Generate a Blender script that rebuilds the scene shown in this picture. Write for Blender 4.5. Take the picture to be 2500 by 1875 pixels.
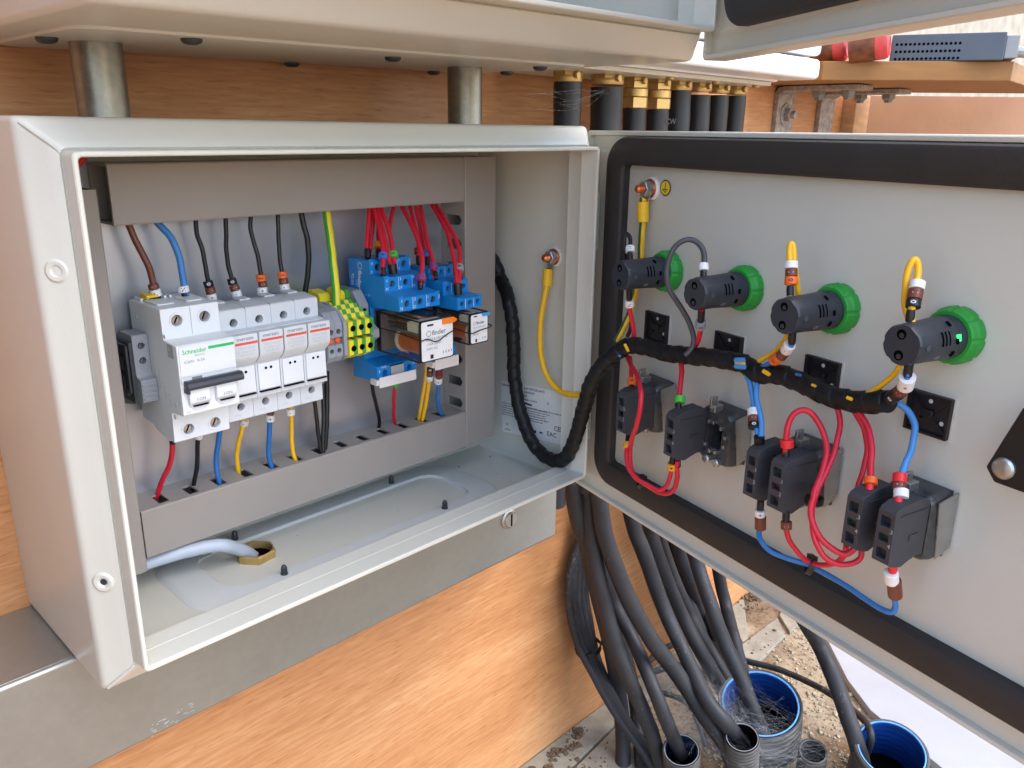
import bpy, bmesh, math, random
from mathutils import Vector, Matrix
random.seed(7)
SC = bpy.context.scene
for o in list(bpy.data.objects):
    bpy.data.objects.remove(o)
COL = SC.collection
MM = 0.001

# ------------------------------------------------------------------ camera
cam_data = bpy.data.cameras.new('camera')
cam = bpy.data.objects.new('camera', cam_data)
COL.objects.link(cam)
CAM_POS = Vector((-117.6832, -420.5491, 296.2206))
YAW, PITCH, ROLL, FPX = 0.80304, 0.30009, 0.01213, 2001.51
fw = Vector((math.sin(YAW)*math.cos(PITCH), math.cos(YAW)*math.cos(PITCH), -math.sin(PITCH)))
r0 = Vector((math.cos(YAW), -math.sin(YAW), 0)); u0 = r0.cross(fw)
rt = math.cos(ROLL)*r0 + math.sin(ROLL)*u0
up = -math.sin(ROLL)*r0 + math.cos(ROLL)*u0
cam.matrix_world = Matrix(((rt.x, up.x, -fw.x, CAM_POS.x*MM), (rt.y, up.y, -fw.y, CAM_POS.y*MM), (rt.z, up.z, -fw.z, CAM_POS.z*MM), (0, 0, 0, 1)))
cam_data.sensor_fit = 'HORIZONTAL'; cam_data.sensor_width = 36
cam_data.lens = FPX/2500*36
cam_data.clip_start = 0.01; cam_data.clip_end = 3000
SC.camera = cam

# ------------------------------------------------------------------ sky, sun, exposure
SUN_EL, SUN_AZ = math.radians(52), math.radians(20)      # azimuth measured from -Y towards +X
sun_dir = Vector((math.sin(SUN_AZ)*math.cos(SUN_EL), -math.cos(SUN_AZ)*math.cos(SUN_EL), math.sin(SUN_EL)))
world = bpy.data.worlds.new('World'); SC.world = world; world.use_nodes = True
wn = world.node_tree
bg = wn.nodes['Background']
sky = wn.nodes.new('ShaderNodeTexSky'); sky.sky_type = 'NISHITA'; sky.sun_disc = False
sky.sun_elevation = SUN_EL; sky.sun_rotation = math.atan2(sun_dir.x, sun_dir.y)
sky.air_density = 1.0; sky.dust_density = 1.6; sky.ozone_density = 1.3
wn.links.new(sky.outputs[0], bg.inputs[0]); bg.inputs[1].default_value = 0.15
sl = bpy.data.lights.new('sun', 'SUN'); sl.energy = 0.65; sl.angle = math.radians(60); sl.color = (1, 1, 1)
so = bpy.data.objects.new('sun', sl); COL.objects.link(so)
so.rotation_euler = sun_dir.to_track_quat('Z', 'Y').to_euler(); so.location = (0, -3, 4)
SC.view_settings.view_transform = 'Standard'; SC.view_settings.look = 'None'
SC.view_settings.exposure = 1.92; SC.view_settings.gamma = 1

# ------------------------------------------------------------------ materials
def lin(c):
    return tuple(((v/255)/12.92 if v/255 <= .04045 else ((v/255+.055)/1.055)**2.4) for v in c)
MATS = {}
def mat(name, rgb, rough=.45, metal=0., var=.06, vscale=60, bump=0., bscale=900, rvar=0., spec=.5, stretch=None, alpha=1., coat=0., emit=None, trans=0.):
    """procedural material: base colour with slow noise, optional fine bump"""
    m = bpy.data.materials.new(name); m.use_nodes = True; nt = m.node_tree; N = nt.nodes; L = nt.links
    b = N['Principled BSDF']; c = lin(rgb)
    b.inputs['Roughness'].default_value = rough; b.inputs['Metallic'].default_value = metal
    b.inputs['Specular IOR Level'].default_value = spec; b.inputs['Alpha'].default_value = alpha
    b.inputs['Coat Weight'].default_value = coat; b.inputs['Transmission Weight'].default_value = trans
    tc = N.new('ShaderNodeTexCoord'); src = tc.outputs['Object']
    if stretch:
        mp = N.new('ShaderNodeMapping'); mp.inputs['Scale'].default_value = stretch; L.new(src, mp.inputs[0]); src = mp.outputs[0]
    n = N.new('ShaderNodeTexNoise'); n.inputs['Scale'].default_value = vscale; n.inputs['Detail'].default_value = 5; L.new(src, n.inputs['Vector'])
    rp = N.new('ShaderNodeValToRGB'); rp.color_ramp.elements[0].position = .3; rp.color_ramp.elements[1].position = .7
    rp.color_ramp.elements[0].color = tuple(v*(1-var) for v in c)+(1,); rp.color_ramp.elements[1].color = tuple(min(1, v*(1+var)) for v in c)+(1,)
    L.new(n.outputs[0], rp.inputs[0]); L.new(rp.outputs[0], b.inputs['Base Color'])
    if rvar:
        mr = N.new('ShaderNodeMapRange'); mr.inputs[1].default_value = .3; mr.inputs[2].default_value = .7
        mr.inputs[3].default_value = max(.02, rough-rvar); mr.inputs[4].default_value = rough+rvar
        L.new(n.outputs[0], mr.inputs[0]); L.new(mr.outputs[0], b.inputs['Roughness'])
    if bump:
        n2 = N.new('ShaderNodeTexNoise'); n2.inputs['Scale'].default_value = bscale; n2.inputs['Detail'].default_value = 2; L.new(src, n2.inputs['Vector'])
        bp = N.new('ShaderNodeBump'); bp.inputs['Strength'].default_value = bump; bp.inputs['Distance'].default_value = .001
        L.new(n2.outputs[0], bp.inputs['Height']); L.new(bp.outputs[0], b.inputs['Normal'])
    if emit:
        b.inputs['Emission Color'].default_value = lin(emit)+(1,); b.inputs['Emission Strength'].default_value = 1.1
    MATS[name] = m
    return m
mat('paint', (206, 204, 192), .30, var=.045, vscale=6, bump=.09, bscale=1000)
mat('paint_in', (200, 203, 200), .42, var=.03, vscale=25, bump=.08, bscale=900)
mat('duct', (150, 142, 135), .48, var=.03, vscale=30, bump=.04)
mat('white_plastic', (224, 227, 228), .38, var=.02, vscale=80)
mat('white_warm', (232, 226, 222), .4, var=.02)
mat('fuse_plastic', (208, 211, 213), .42, var=.02, vscale=80)
mat('sideprint', (168, 172, 172), .5)
mat('grey_plastic', (142, 147, 153), .48, var=.04, vscale=90)
mat('darkgrey_plastic', (62, 66, 72), .5, var=.08, vscale=120)
mat('handle', (54, 58, 64), .35, var=.05)
mat('black_plastic', (24, 24, 26), .42, var=.1, vscale=150)
mat('void', (7, 7, 8), .9, spec=.05)  # near black, mostly painted in for the shade inside holes, slots and gaps
mat('slate', (46, 50, 57), .46, var=.06, vscale=150, bump=.03)
mat('contact', (58, 58, 62), .5, var=.07, vscale=200, bump=.05, bscale=1500)
mat('gasket', (44, 41, 40), .62, var=.1, vscale=40, bump=.2, bscale=1600)
mat('zinc', (176, 178, 176), .34, .9, var=.16, vscale=60, rvar=.14)
mat('collar_metal', (84, 86, 87), .38, .6, var=.25, vscale=200, rvar=.12)
mat('zinc_dull', (128, 132, 130), .48, .55, var=.2, vscale=120, rvar=.12)
mat('bolt', (70, 74, 78), .45, .6, var=.2)
mat('steel', (190, 190, 188), .25, 1., var=.08)
mat('copper', (205, 122, 80), .3, 1., var=.12)
mat('brass', (200, 168, 108), .40, .7, var=.15, vscale=120, rvar=.1)
mat('brass_old', (178, 148, 92), .45, .6, var=.2, vscale=200, rvar=.12)
mat('rust_steel', (156, 148, 142), .55, .45, var=.35, vscale=160, bump=.2, bscale=600)
mat('blue_plastic', (24, 128, 200), .42, var=.04, vscale=100)
mat('green_nut', (38, 150, 52), .42, var=.05, vscale=100)
mat('term_yellow', (228, 210, 48), .42, var=.04)
mat('term_green', (66, 148, 58), .42, var=.05)
mat('orange_plastic', (240, 128, 32), .4)
mat('orange_red', (232, 92, 48), .4)
mat('tab_blue', (56, 150, 214), .4)
mat('clip_yellow', (236, 196, 20), .45)
mat('coil_orange', (190, 96, 34), .32, var=.2, vscale=300)
mat('relay_base', (112, 104, 96), .4)
mat('bobbin', (205, 196, 170), .45)
mat('smoky', (70, 62, 54), .06, var=.02, alpha=.10)
mat('paper', (226, 226, 224), .6)
mat('ink', (40, 42, 44), .6)
mat('ink_grey', (120, 124, 128), .6)
mat('ink_pale', (186, 188, 192), .6)
mat('ink_green', (42, 186, 98), .5)
mat('ink_white', (220, 224, 228), .6)
mat('bar_red', (216, 84, 62), .5)
mat('sticker_yellow', (232, 200, 40), .5)
mat('led_green', (60, 230, 120), .3, emit=(30, 225, 80))
mat('cable', (42, 42, 45), .55, var=.22, vscale=45, bump=.1, bscale=220, rvar=.12, spec=.35)
def dusty(name, lo=.66, hi=.74, s=260, k=.5):
    m = MATS[name]; nt = m.node_tree; N = nt.nodes; L = nt.links; b = N['Principled BSDF']
    src = b.inputs['Base Color'].links[0].from_socket
    tc = N.new('ShaderNodeTexCoord'); n = N.new('ShaderNodeTexNoise'); n.inputs['Scale'].default_value = s; n.inputs['Detail'].default_value = 6; n.inputs['Roughness'].default_value = .7
    n2 = N.new('ShaderNodeTexNoise'); n2.inputs['Scale'].default_value = 14; L.new(tc.outputs['Object'], n.inputs['Vector']); L.new(tc.outputs['Object'], n2.inputs['Vector'])
    ad = N.new('ShaderNodeMath'); ad.operation = 'MULTIPLY_ADD'; ad.inputs[1].default_value = .35; L.new(n2.outputs[0], ad.inputs[0]); L.new(n.outputs[0], ad.inputs[2])
    r = N.new('ShaderNodeMapRange'); r.inputs[1].default_value = lo+.14; r.inputs[2].default_value = hi+.2; r.inputs[3].default_value = 0; r.inputs[4].default_value = k; L.new(ad.outputs[0], r.inputs[0])
    mx = N.new('ShaderNodeMix'); mx.data_type = 'RGBA'; L.new(r.outputs[0], mx.inputs[0]); L.new(src, mx.inputs[6]); mx.inputs[7].default_value = (.5, .48, .44, 1); L.new(mx.outputs[2], b.inputs['Base Color'])
dusty('cable', k=.35)
mat('shroud', (36, 36, 40), .40, var=.12, vscale=60, bump=.12, bscale=160, spec=.4)
mat('loom', (24, 24, 26), .46, var=.15, vscale=80, spec=.3)
mat('greycable', (176, 184, 196), .4, var=.04)
mat('ply_edge', (186, 144, 104), .65, var=.18, vscale=30, stretch=(1, 1, 4))
mat('shelf_wood', (146, 102, 52), .6, var=.14, vscale=22, stretch=(1, 1, 5), bump=.1)
mat('plaster', (184, 142, 112), .85, var=.1, vscale=9, bump=.5, bscale=60)
mat('concrete', (168, 160, 144), .9, var=.22, vscale=30, bump=.5, bscale=120)
mat('white_board', (168, 171, 175), .5, var=.05, vscale=18)
dusty_q = ['white_board', 'paint']
mat('cabinet_white', (238, 240, 240), .32, var=.02)
mat('switch_case', (84, 94, 106), .5, .2, var=.05)
mat('can_red', (186, 60, 58), .5, var=.4, vscale=40)
mat('can_mottled', (112, 62, 32), .5, var=.75, vscale=70)
mat('conduit_out', (74, 72, 68), .6, var=.4, vscale=40, bump=.2, bscale=200)
mat('conduit_in', (16, 60, 132), .4, var=.15, vscale=40)
mat('conduit_dark', (14, 30, 58), .5, var=.2)
mat('conduit_rim', (92, 158, 220), .5, var=.2, vscale=120)
mat('slab', (146, 142, 128), .85, var=.24, vscale=42, bump=.5, bscale=160)
mat('gravelstone', (168, 156, 132), .9, var=.4, vscale=400)
mat('grit', (98, 80, 60), .95, var=.4, vscale=300)
mat('web', (190, 194, 198), .8, alpha=.35)
for k, v in dict(red=(206, 30, 52), brown=(112, 58, 40), blue=(62, 126, 190), bluedk=(34, 104, 172), bluemid=(52, 118, 186), bluelt=(72, 142, 206), black=(20, 20, 22), darkgrey=(70, 70, 74), yellow=(240, 184, 32), yellow2=(240, 186, 26), white=(232, 230, 228), cream=(226, 214, 204), orange=(240, 106, 34), amber=(232, 160, 40), markblue=(58, 110, 200), markgreen=(72, 186, 62), markgrey=(140, 144, 148), purple=(138, 66, 120), darkred=(140, 26, 40), redmark=(224, 40, 44), windowred=(64, 18, 24), windowgreen=(20, 56, 30)).items():
    mat('w_'+k, v, .42, var=.05, vscale=200)

def two_tone(name, a, b, z_axis):
    """wire with a second colour along one side (earth wire stripe)"""
    m = mat(name, a, .42, var=.0)
    nt = m.node_tree; N = nt.nodes; L = nt.links
    g = N.new('ShaderNodeUVMap')
    sx = N.new('ShaderNodeSeparateXYZ'); L.new(g.outputs[0], sx.inputs[0])
    gt = N.new('ShaderNodeMath'); gt.operation = 'GREATER_THAN'; gt.inputs[1].default_value = z_axis; L.new(sx.outputs[0], gt.inputs[0])
    mx = N.new('ShaderNodeMix'); mx.data_type = 'RGBA'; mx.inputs[6].default_value = lin(a)+(1,); mx.inputs[7].default_value = lin(b)+(1,)
    L.new(gt.outputs[0], mx.inputs[0]); L.new(mx.outputs[2], N['Principled BSDF'].inputs['Base Color'])
two_tone('w_greenyellow', (70, 162, 56), (232, 214, 40), .5)
two_tone('w_greenyellow2', (240, 184, 26), (52, 92, 40), .72)

def wood_mat(name, dark, mid, light, sx=26., sz=300.):
    m = bpy.data.materials.new(name); m.use_nodes = True; nt = m.node_tree; N = nt.nodes; L = nt.links
    b = N['Principled BSDF']; b.inputs['Roughness'].default_value = .46; b.inputs['Specular IOR Level'].default_value = .4
    tc = N.new('ShaderNodeTexCoord')
    def noise(scale, detail, dist=0.):
        mp = N.new('ShaderNodeMapping'); mp.inputs['Scale'].default_value = scale; L.new(tc.outputs['Object'], mp.inputs[0])
        n = N.new('ShaderNodeTexNoise'); n.inputs['Scale'].default_value = 1; n.inputs['Detail'].default_value = detail; n.inputs['Distortion'].default_value = dist
        L.new(mp.outputs[0], n.inputs['Vector']); return n.outputs[0]
    a = noise((sx, 1, sz), 7, .5); big = noise((3.2, 1, 15), 4, .8); fleck = noise((60, 1, 560), 2)
    r = N.new('ShaderNodeValToRGB'); e = r.color_ramp.elements
    e[0].position = .33; e[0].color = lin(dark)+(1,); e[1].position = .68; e[1].color = lin(light)+(1,)
    x = e.new(.52); x.color = lin(mid)+(1,)
    ad = N.new('ShaderNodeMath'); ad.operation = 'MULTIPLY_ADD'; ad.inputs[1].default_value = .5; L.new(a, ad.inputs[0])
    h = N.new('ShaderNodeMath'); h.operation = 'MULTIPLY'; h.inputs[1].default_value = .5; L.new(big, h.inputs[0]); L.new(h.outputs[0], ad.inputs[2])
    L.new(ad.outputs[0], r.inputs[0])
    fr = N.new('ShaderNodeValToRGB'); fr.color_ramp.elements[0].position = .57; fr.color_ramp.elements[0].color = (1, 1, 1, 1)
    fr.color_ramp.elements[1].position = .72; fr.color_ramp.elements[1].color = (.78, .68, .58, 1); L.new(fleck, fr.inputs[0])
    mx = N.new('ShaderNodeMix'); mx.data_type = 'RGBA'; mx.blend_type = 'MULTIPLY'; mx.inputs[0].default_value = 1
    L.new(r.outputs[0], mx.inputs[6]); L.new(fr.outputs[0], mx.inputs[7]); L.new(mx.outputs[2], b.inputs['Base Color'])
    bp = N.new('ShaderNodeBump'); bp.inputs['Strength'].default_value = .12; bp.inputs['Distance'].default_value = .001
    L.new(a, bp.inputs['Height']); L.new(bp.outputs[0], b.inputs['Normal'])
    MATS[name] = m
wood_mat('plywood_dark', (92, 62, 42), (114, 80, 54), (132, 96, 66))  # kept dark to weaken the warm bounce from the added unseen board
wood_mat('plywood', (166, 112, 70), (189, 134, 88), (204, 156, 110))

def galv_mat(name, c0, c1, rough, metal, scale):
    m = bpy.data.materials.new(name); m.use_nodes = True; nt = m.node_tree; N = nt.nodes; L = nt.links
    b = N['Principled BSDF']; b.inputs['Metallic'].default_value = metal
    tc = N.new('ShaderNodeTexCoord')
    v = N.new('ShaderNodeTexVoronoi'); v.inputs['Scale'].default_value = scale
    n = N.new('ShaderNodeTexNoise'); n.inputs['Scale'].default_value = scale*.5; n.inputs['Detail'].default_value = 6
    n3 = N.new('ShaderNodeTexNoise'); n3.inputs['Scale'].default_value = scale*.08; n3.inputs['Detail'].default_value = 3
    for q in (v, n, n3): L.new(tc.outputs['Object'], q.inputs['Vector'])
    sp = N.new('ShaderNodeSeparateColor'); L.new(v.outputs['Color'], sp.inputs[0])
    m1 = N.new('ShaderNodeMath'); m1.operation = 'MULTIPLY_ADD'; m1.inputs[1].default_value = .12; L.new(sp.outputs[0], m1.inputs[0])
    m2 = N.new('ShaderNodeMath'); m2.operation = 'MULTIPLY'; m2.inputs[1].default_value = .4; L.new(n.outputs[0], m2.inputs[0])
    m3 = N.new('ShaderNodeMath'); m3.operation = 'MULTIPLY_ADD'; m3.inputs[1].default_value = .5; L.new(n3.outputs[0], m3.inputs[0]); L.new(m2.outputs[0], m3.inputs[2])
    L.new(m3.outputs[0], m1.inputs[2])
    r = N.new('ShaderNodeValToRGB'); r.color_ramp.elements[0].position = .3; r.color_ramp.elements[1].position = .85
    r.color_ramp.elements[0].color = lin(c0)+(1,); r.color_ramp.elements[1].color = lin(c1)+(1,)
    L.new(m1.outputs[0], r.inputs[0]); L.new(r.outputs[0], b.inputs['Base Color'])
    mr = N.new('ShaderNodeMapRange'); mr.inputs[3].default_value = rough-.1; mr.inputs[4].default_value = rough+.14; L.new(m1.outputs[0], mr.inputs[0]); L.new(mr.outputs[0], b.inputs['Roughness'])
    bp = N.new('ShaderNodeBump'); bp.inputs['Strength'].default_value = .08; bp.inputs['Distance'].default_value = .001
    L.new(n.outputs[0], bp.inputs['Height']); L.new(bp.outputs[0], b.inputs['Normal'])
    MATS[name] = m
galv_mat('galv', (150, 153, 150), (163, 165, 159), .34, .72, 240)
galv_mat('galv_plate', (172, 176, 184), (204, 205, 208), .34, .72, 24)
galv_mat('galv_pipe', (116, 116, 108), (170, 166, 158), .32, .7, 260)

def ground_mat():
    m = bpy.data.materials.new('ground'); m.use_nodes = True; nt = m.node_tree; N = nt.nodes; L = nt.links
    b = N['Principled BSDF']; b.inputs['Roughness'].default_value = .9
    tc = N.new('ShaderNodeTexCoord')
    def nz(s, d):
        n = N.new('ShaderNodeTexNoise'); n.inputs['Scale'].default_value = s; n.inputs['Detail'].default_value = d; L.new(tc.outputs['Object'], n.inputs['Vector']); return n.outputs[0]
    a = nz(9, 6); f = nz(160, 4)
    r = N.new('ShaderNodeValToRGB'); e = r.color_ramp.elements; e[0].position = .36; e[0].color = lin((108, 84, 58))+(1,); e[1].position = .6; e[1].color = lin((168, 154, 130))+(1,)
    L.new(a, r.inputs[0])
    r2 = N.new('ShaderNodeValToRGB'); e = r2.color_ramp.elements; e[0].position = .33; e[0].color = (.45, .4, .34, 1); e[1].position = .5; e[1].color = (1, 1, 1, 1); L.new(f, r2.inputs[0])
    mx = N.new('ShaderNodeMix'); mx.data_type = 'RGBA'; mx.blend_type = 'MULTIPLY'; mx.inputs[0].default_value = .8
    L.new(r.outputs[0], mx.inputs[6]); L.new(r2.outputs[0], mx.inputs[7]); L.new(mx.outputs[2], b.inputs['Base Color'])
    bp = N.new('ShaderNodeBump'); bp.inputs['Strength'].default_value = .6; bp.inputs['Distance'].default_value = .002; L.new(f, bp.inputs['Height']); L.new(bp.outputs[0], b.inputs['Normal'])
    MATS['ground'] = m
ground_mat()
mat('terrace', (172, 138, 104), .85, var=.15, vscale=6, bump=.3, bscale=60)

# ------------------------------------------------------------------ mesh helpers (all in millimetres, world axes)
def V(*a):
    return Vector(a[0]) if len(a) == 1 else Vector(a)
def frame(axis):
    a = Vector(axis).normalized(); h = Vector((0, 0, 1)) if abs(a.z) < .9 else Vector((1, 0, 0))
    u = h.cross(a).normalized(); return a, u, a.cross(u)
class MB:
    def __init__(s, T=None):
        s.v = []; s.f = []; s.T = T; s.uv = None
    def add(s, p):
        p = Vector(p); s.v.append(s.T(p) if s.T else p); return len(s.v)-1
    def quad(s, a, b, c, d):
        s.f.append(tuple(s.add(p) for p in (a, b, c, d))); return s
    def poly(s, pts):
        s.f.append(tuple(s.add(p) for p in pts)); return s
    def box(s, x0, x1, y0, y1, z0, z1):
        i = [s.add((x, y, z)) for z in (z0, z1) for y in (y0, y1) for x in (x0, x1)]
        for q in ((0, 2, 3, 1), (4, 5, 7, 6), (0, 1, 5, 4), (2, 6, 7, 3), (0, 4, 6, 2), (1, 3, 7, 5)):
            s.f.append(tuple(i[k] for k in q))
        return s
    def prism(s, pts, skip=(), caps=True):
        """pts: list of (A, B) end points; joins ring A to ring B"""
        a = [s.add(p[0]) for p in pts]; b = [s.add(p[1]) for p in pts]; n = len(pts)
        for k in range(n):
            if k not in skip: s.f.append((a[k], a[(k+1) % n], b[(k+1) % n], b[k]))
        if caps: s.f.append(tuple(reversed(a))); s.f.append(tuple(b))
        return s
    def xprism(s, prof, x0, x1, skip=()):
        return s.prism([((x0, y, z), (x1, y, z)) for y, z in prof], skip)
    def lathe(s, prof, org, axis, n=20, closed=True, squash=None):
        """prof: list of (t along axis, radius)"""
        a, u, w = frame(axis); org = Vector(org); rings = []
        for t, r in prof:
            rings.append([s.add(org+a*t+(u*math.cos(2*math.pi*k/n)+w*math.sin(2*math.pi*k/n))*r) for k in range(n)])
        for i in range(len(rings)-1):
            for k in range(n): s.f.append((rings[i][k], rings[i][(k+1) % n], rings[i+1][(k+1) % n], rings[i+1][k]))
        if closed:
            s.f.append(tuple(reversed(rings[0]))); s.f.append(tuple(rings[-1]))
        return s
    def tube(s, pts, r, n=10, sub=6, caps=True, rfun=None, uv=False, smooth=True, wob=0.):
        P = [Vector(p) for p in pts]
        if smooth and len(P) > 2:
            Q = [P[0]*2-P[1]]+P+[P[-1]*2-P[-2]]; C = []
            for i in range(1, len(Q)-2):
                for k in range(sub):
                    t = k/sub; p0, p1, p2, p3 = Q[i-1:i+3]
                    C.append(.5*((2*p1)+(-p0+p2)*t+(2*p0-5*p1+4*p2-p3)*t*t+(-p0+3*p1-3*p2+p3)*t**3))
            C.append(P[-1])
        else: C = P
        if wob:
            ph = [random.uniform(0, 6) for _ in range(6)]; Lw = 0
            for i in range(1, len(C)-1):
                Lw += (C[i]-C[i-1]).length
                C[i] = C[i]+Vector((math.sin(Lw*.21+ph[0])+.6*math.sin(Lw*.47+ph[1]), math.sin(Lw*.19+ph[2])+.6*math.sin(Lw*.43+ph[3]), math.sin(Lw*.23+ph[4])))*wob
        ring = None; u = None; L = 0; prev = None; rs = []
        for i, c in enumerate(C):
            d = (C[min(i+1, len(C)-1)]-C[max(i-1, 0)])
            if d.length < 1e-6: continue
            d.normalize()
            if u is None:
                u = d.orthogonal().normalized()
            else:
                u = (u-d*u.dot(d)).normalized()
            w = d.cross(u)
            if prev is not None: L += (c-prev).length
            prev = c
            cur = []
            for k in range(n):
                th = 2*math.pi*k/n; rr = rfun(L, th) if rfun else r
                cur.append(s.add(c+(u*math.cos(th)+w*math.sin(th))*rr))
            if ring:
                for k in range(n): s.f.append((ring[k], ring[(k+1) % n], cur[(k+1) % n], cur[k]))
            else: first = cur
            ring = cur
        if caps: s.f.append(tuple(reversed(first))); s.f.append(tuple(ring))
        return s
    def hole(s, O, U, W, w, h, cx, cy, r, D, n=20, sq=False):
        """rectangle O..O+U*w+W*h with a blind hole of radius r going along D (vector)"""
        O = Vector(O); U = Vector(U); W = Vector(W); D = Vector(D)
        per = [(w*t/5, 0) for t in range(5)]+[(w, h*t/5) for t in range(5)]+[(w-w*t/5, h) for t in range(5)]+[(0, h-h*t/5) for t in range(5)]
        out = []; inn = []; bot = []
        for a, b in per:
            if sq:
                k = max(abs(a-cx)/(w/2), abs(b-cy)/(h/2), 1e-6); q = (cx+(a-cx)/k*(r/(w/2)), cy+(b-cy)/k*(sq/(h/2)))
            else:
                t = math.atan2(b-cy, a-cx); q = (cx+r*math.cos(t), cy+r*math.sin(t))
            out.append(s.add(O+U*a+W*b)); inn.append(s.add(O+U*q[0]+W*q[1])); bot.append(s.add(O+U*q[0]+W*q[1]+D))
        m = len(per)
        for k in range(m):
            j = (k+1) % m
            s.f.append((out[k], out[j], inn[j], inn[k])); s.f.append((inn[k], inn[j], bot[j], bot[k]))
        s.f.append(tuple(bot)); return s
    def build(s, name, m, parent=None, bevel=0., ang=32, base=None, smooth=True, segs=2):
        root = parent
        while root is not None and root.parent is not None: root = root.parent
        b = Vector(root.location)/MM if root is not None else (Vector(base) if base is not None else Vector((0, 0, 0)))
        me = bpy.data.meshes.new(name)
        me.from_pydata([tuple((p-b)*MM) for p in s.v], [], s.f)
        bm = bmesh.new(); bm.from_mesh(me)
        bmesh.ops.remove_doubles(bm, verts=bm.verts, dist=1e-6)
        bmesh.ops.recalc_face_normals(bm, faces=bm.faces)
        bm.to_mesh(me); bm.free()
        if smooth:
            for p in me.polygons: p.use_smooth = True
            me.set_sharp_from_angle(angle=math.radians(ang))
        me.materials.append(MATS[m] if isinstance(m, str) else m)
        o = bpy.data.objects.new(name, me); COL.objects.link(o)
        if parent is not None: o.parent = parent
        elif base is not None: o.location = b*MM
        if bevel:
            bv = o.modifiers.new('bevel', 'BEVEL'); bv.width = bevel*MM; bv.segments = segs; bv.limit_method = 'ANGLE'; bv.angle_limit = math.radians(35); bv.harden_normals = smooth
        return o
def tag(o, label=None, cat=None, group=None, kind=None):
    if label: o['label'] = label
    if cat: o['category'] = cat
    if group: o['group'] = group
    if kind: o['kind'] = kind
    return o
def thing(name, label, cat, base=(0, 0, 0), group=None):
    o = bpy.data.objects.new(name, None); o.empty_display_size = .01; COL.objects.link(o)
    o.location = Vector(base)*MM
    return tag(o, label, cat, group)
def copy_tree(o, delta=(0, 0, 0), label=None, parent=None):
    c = o.copy(); COL.objects.link(c)
    if parent is not None: c.parent = parent
    else: c.location = Vector(o.location)+Vector(delta)*MM
    if label: c['label'] = label
    for ch in list(o.children):
        copy_tree(ch, parent=c)
    return c
def text(body, size, org, xd, yd, m, parent, name='lettering', align='LEFT', wrap=None, stretch=1., bold=0.):
    """flat lettering lying at org; xd reading direction, yd up direction; wrap=(centre, axis, radius) bends it round a cylinder"""
    cu = bpy.data.curves.new(name, 'FONT'); cu.body = body; cu.size = size; cu.align_x = align; cu.align_y = 'CENTER'; cu.resolution_u = 2; cu.offset = bold
    t = bpy.data.objects.new(name, cu); me = bpy.data.meshes.new_from_object(t)
    bpy.data.objects.remove(t); bpy.data.curves.remove(cu)
    xd = Vector(xd).normalized(); yd = Vector(yd).normalized(); org = Vector(org); nrm = xd.cross(yd)
    root = parent
    while root.parent is not None: root = root.parent
    b = Vector(root.location)/MM
    for v in me.vertices:
        x, y = v.co.x*stretch, v.co.y
        if wrap:
            R = wrap; th = y/R
            p = org - nrm*R + xd*x + (nrm*math.cos(th)+yd*math.sin(th))*R
        else: p = org+xd*x+yd*y
        v.co = (p-b)*MM
    me.materials.clear(); me.materials.append(MATS[m])
    o = bpy.data.objects.new(name, me); COL.objects.link(o); o.parent = parent
    return o
# the door plane: hinge line, direction to the free edge, inward normal
ANG = math.radians(74.6)
HINGE = Vector((408.43, 5.75, 0)); DE = Vector((-math.cos(ANG), -math.sin(ANG), 0)); DN = Vector((-math.sin(ANG), math.cos(ANG), 0)); UZ = Vector((0, 0, 1))
def dw(u, n, z):
    return HINGE+DE*u+DN*n+UZ*z
TIE1, TIE2, TIE3, TIE4 = (351.8, -102, 48.9), (313.2, -249.8, 54.9), (309.4, -248.5, 97.3), (556, 98, -294)
SHELF = [(861, 30), (984, -136), (1330, -100), (1197, 72), (1060, 124), (861, 124)]
SWA, SWB, SWH = (921, -22, 377.3), (963, -130, 377.3), 29
CAN1, CAN2 = (899, 20, 393), (890, -32, 393.5)
BIG1, BIG1A, BIG1R = (699.5, -58.1, -366.0), (-0.310, -0.080, 0.947), 49.9
BIG2, BIG2A, BIG2R = (732.1, -202.2, -366.0), (-0.261, -0.131, 0.956), 39.7
CA, CAA, CAR = (569.7, -30.8, -372.0), (-0.289, -0.089, 0.953), 21.3
CB, CBA, CBR = (607.6, -83.0, -346.0), (-0.298, -0.081, 0.951), 19.1
CC, CCA, CCR = (695.0, -130.1, -390.0), (-0.282, -0.101, 0.954), 16.2
# ================================================================== setting
MB().box(-60000, 60000, -90000, 8000, -470, -442).build('terrace', 'terrace', base=(0, 0, -438)); bpy.data.objects['terrace']['kind'] = 'structure'
MB().box(300, 1600, -900, 146, -441, -436).build('ground', 'ground', base=(800, 0, -436)); bpy.data.objects['ground']['kind'] = 'structure'
w = MB().box(-3000, 3200, 146, 190, -440, 1600).build('back_wall', 'concrete', base=(0, 146, 0)); w['kind'] = 'structure'
d45 = V(.65, -.76, 0); n45 = V(.76, .65, 0)
a = V(1206, 116, 0); pw = MB(); c = a+d45*1500
pw.prism([(a+UZ*-440, a+UZ*353), (c+UZ*-440, c+UZ*353), (c+n45*120+UZ*-440, c+n45*120+UZ*353), (a+n45*120+UZ*-440, a+n45*120+UZ*353)])
p = pw.build('plaster_wall', 'plaster', base=a); p['kind'] = 'structure'
pan = MB().box(-900, 1149, 125, 144, -435.6, 1300).build('plywood_board', 'plywood', base=(0, 125, -429))
tag(pan, 'orange brown plywood board with horizontal grain behind the enclosures', 'wooden board')
post = MB().box(1152, 1203, 106, 144, -435.6, 352).build('timber_post', 'ply_edge', base=(1150, 106, -429), bevel=1.5)
tag(post, 'pale raw timber post at the right edge of the plywood board', 'post')
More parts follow.
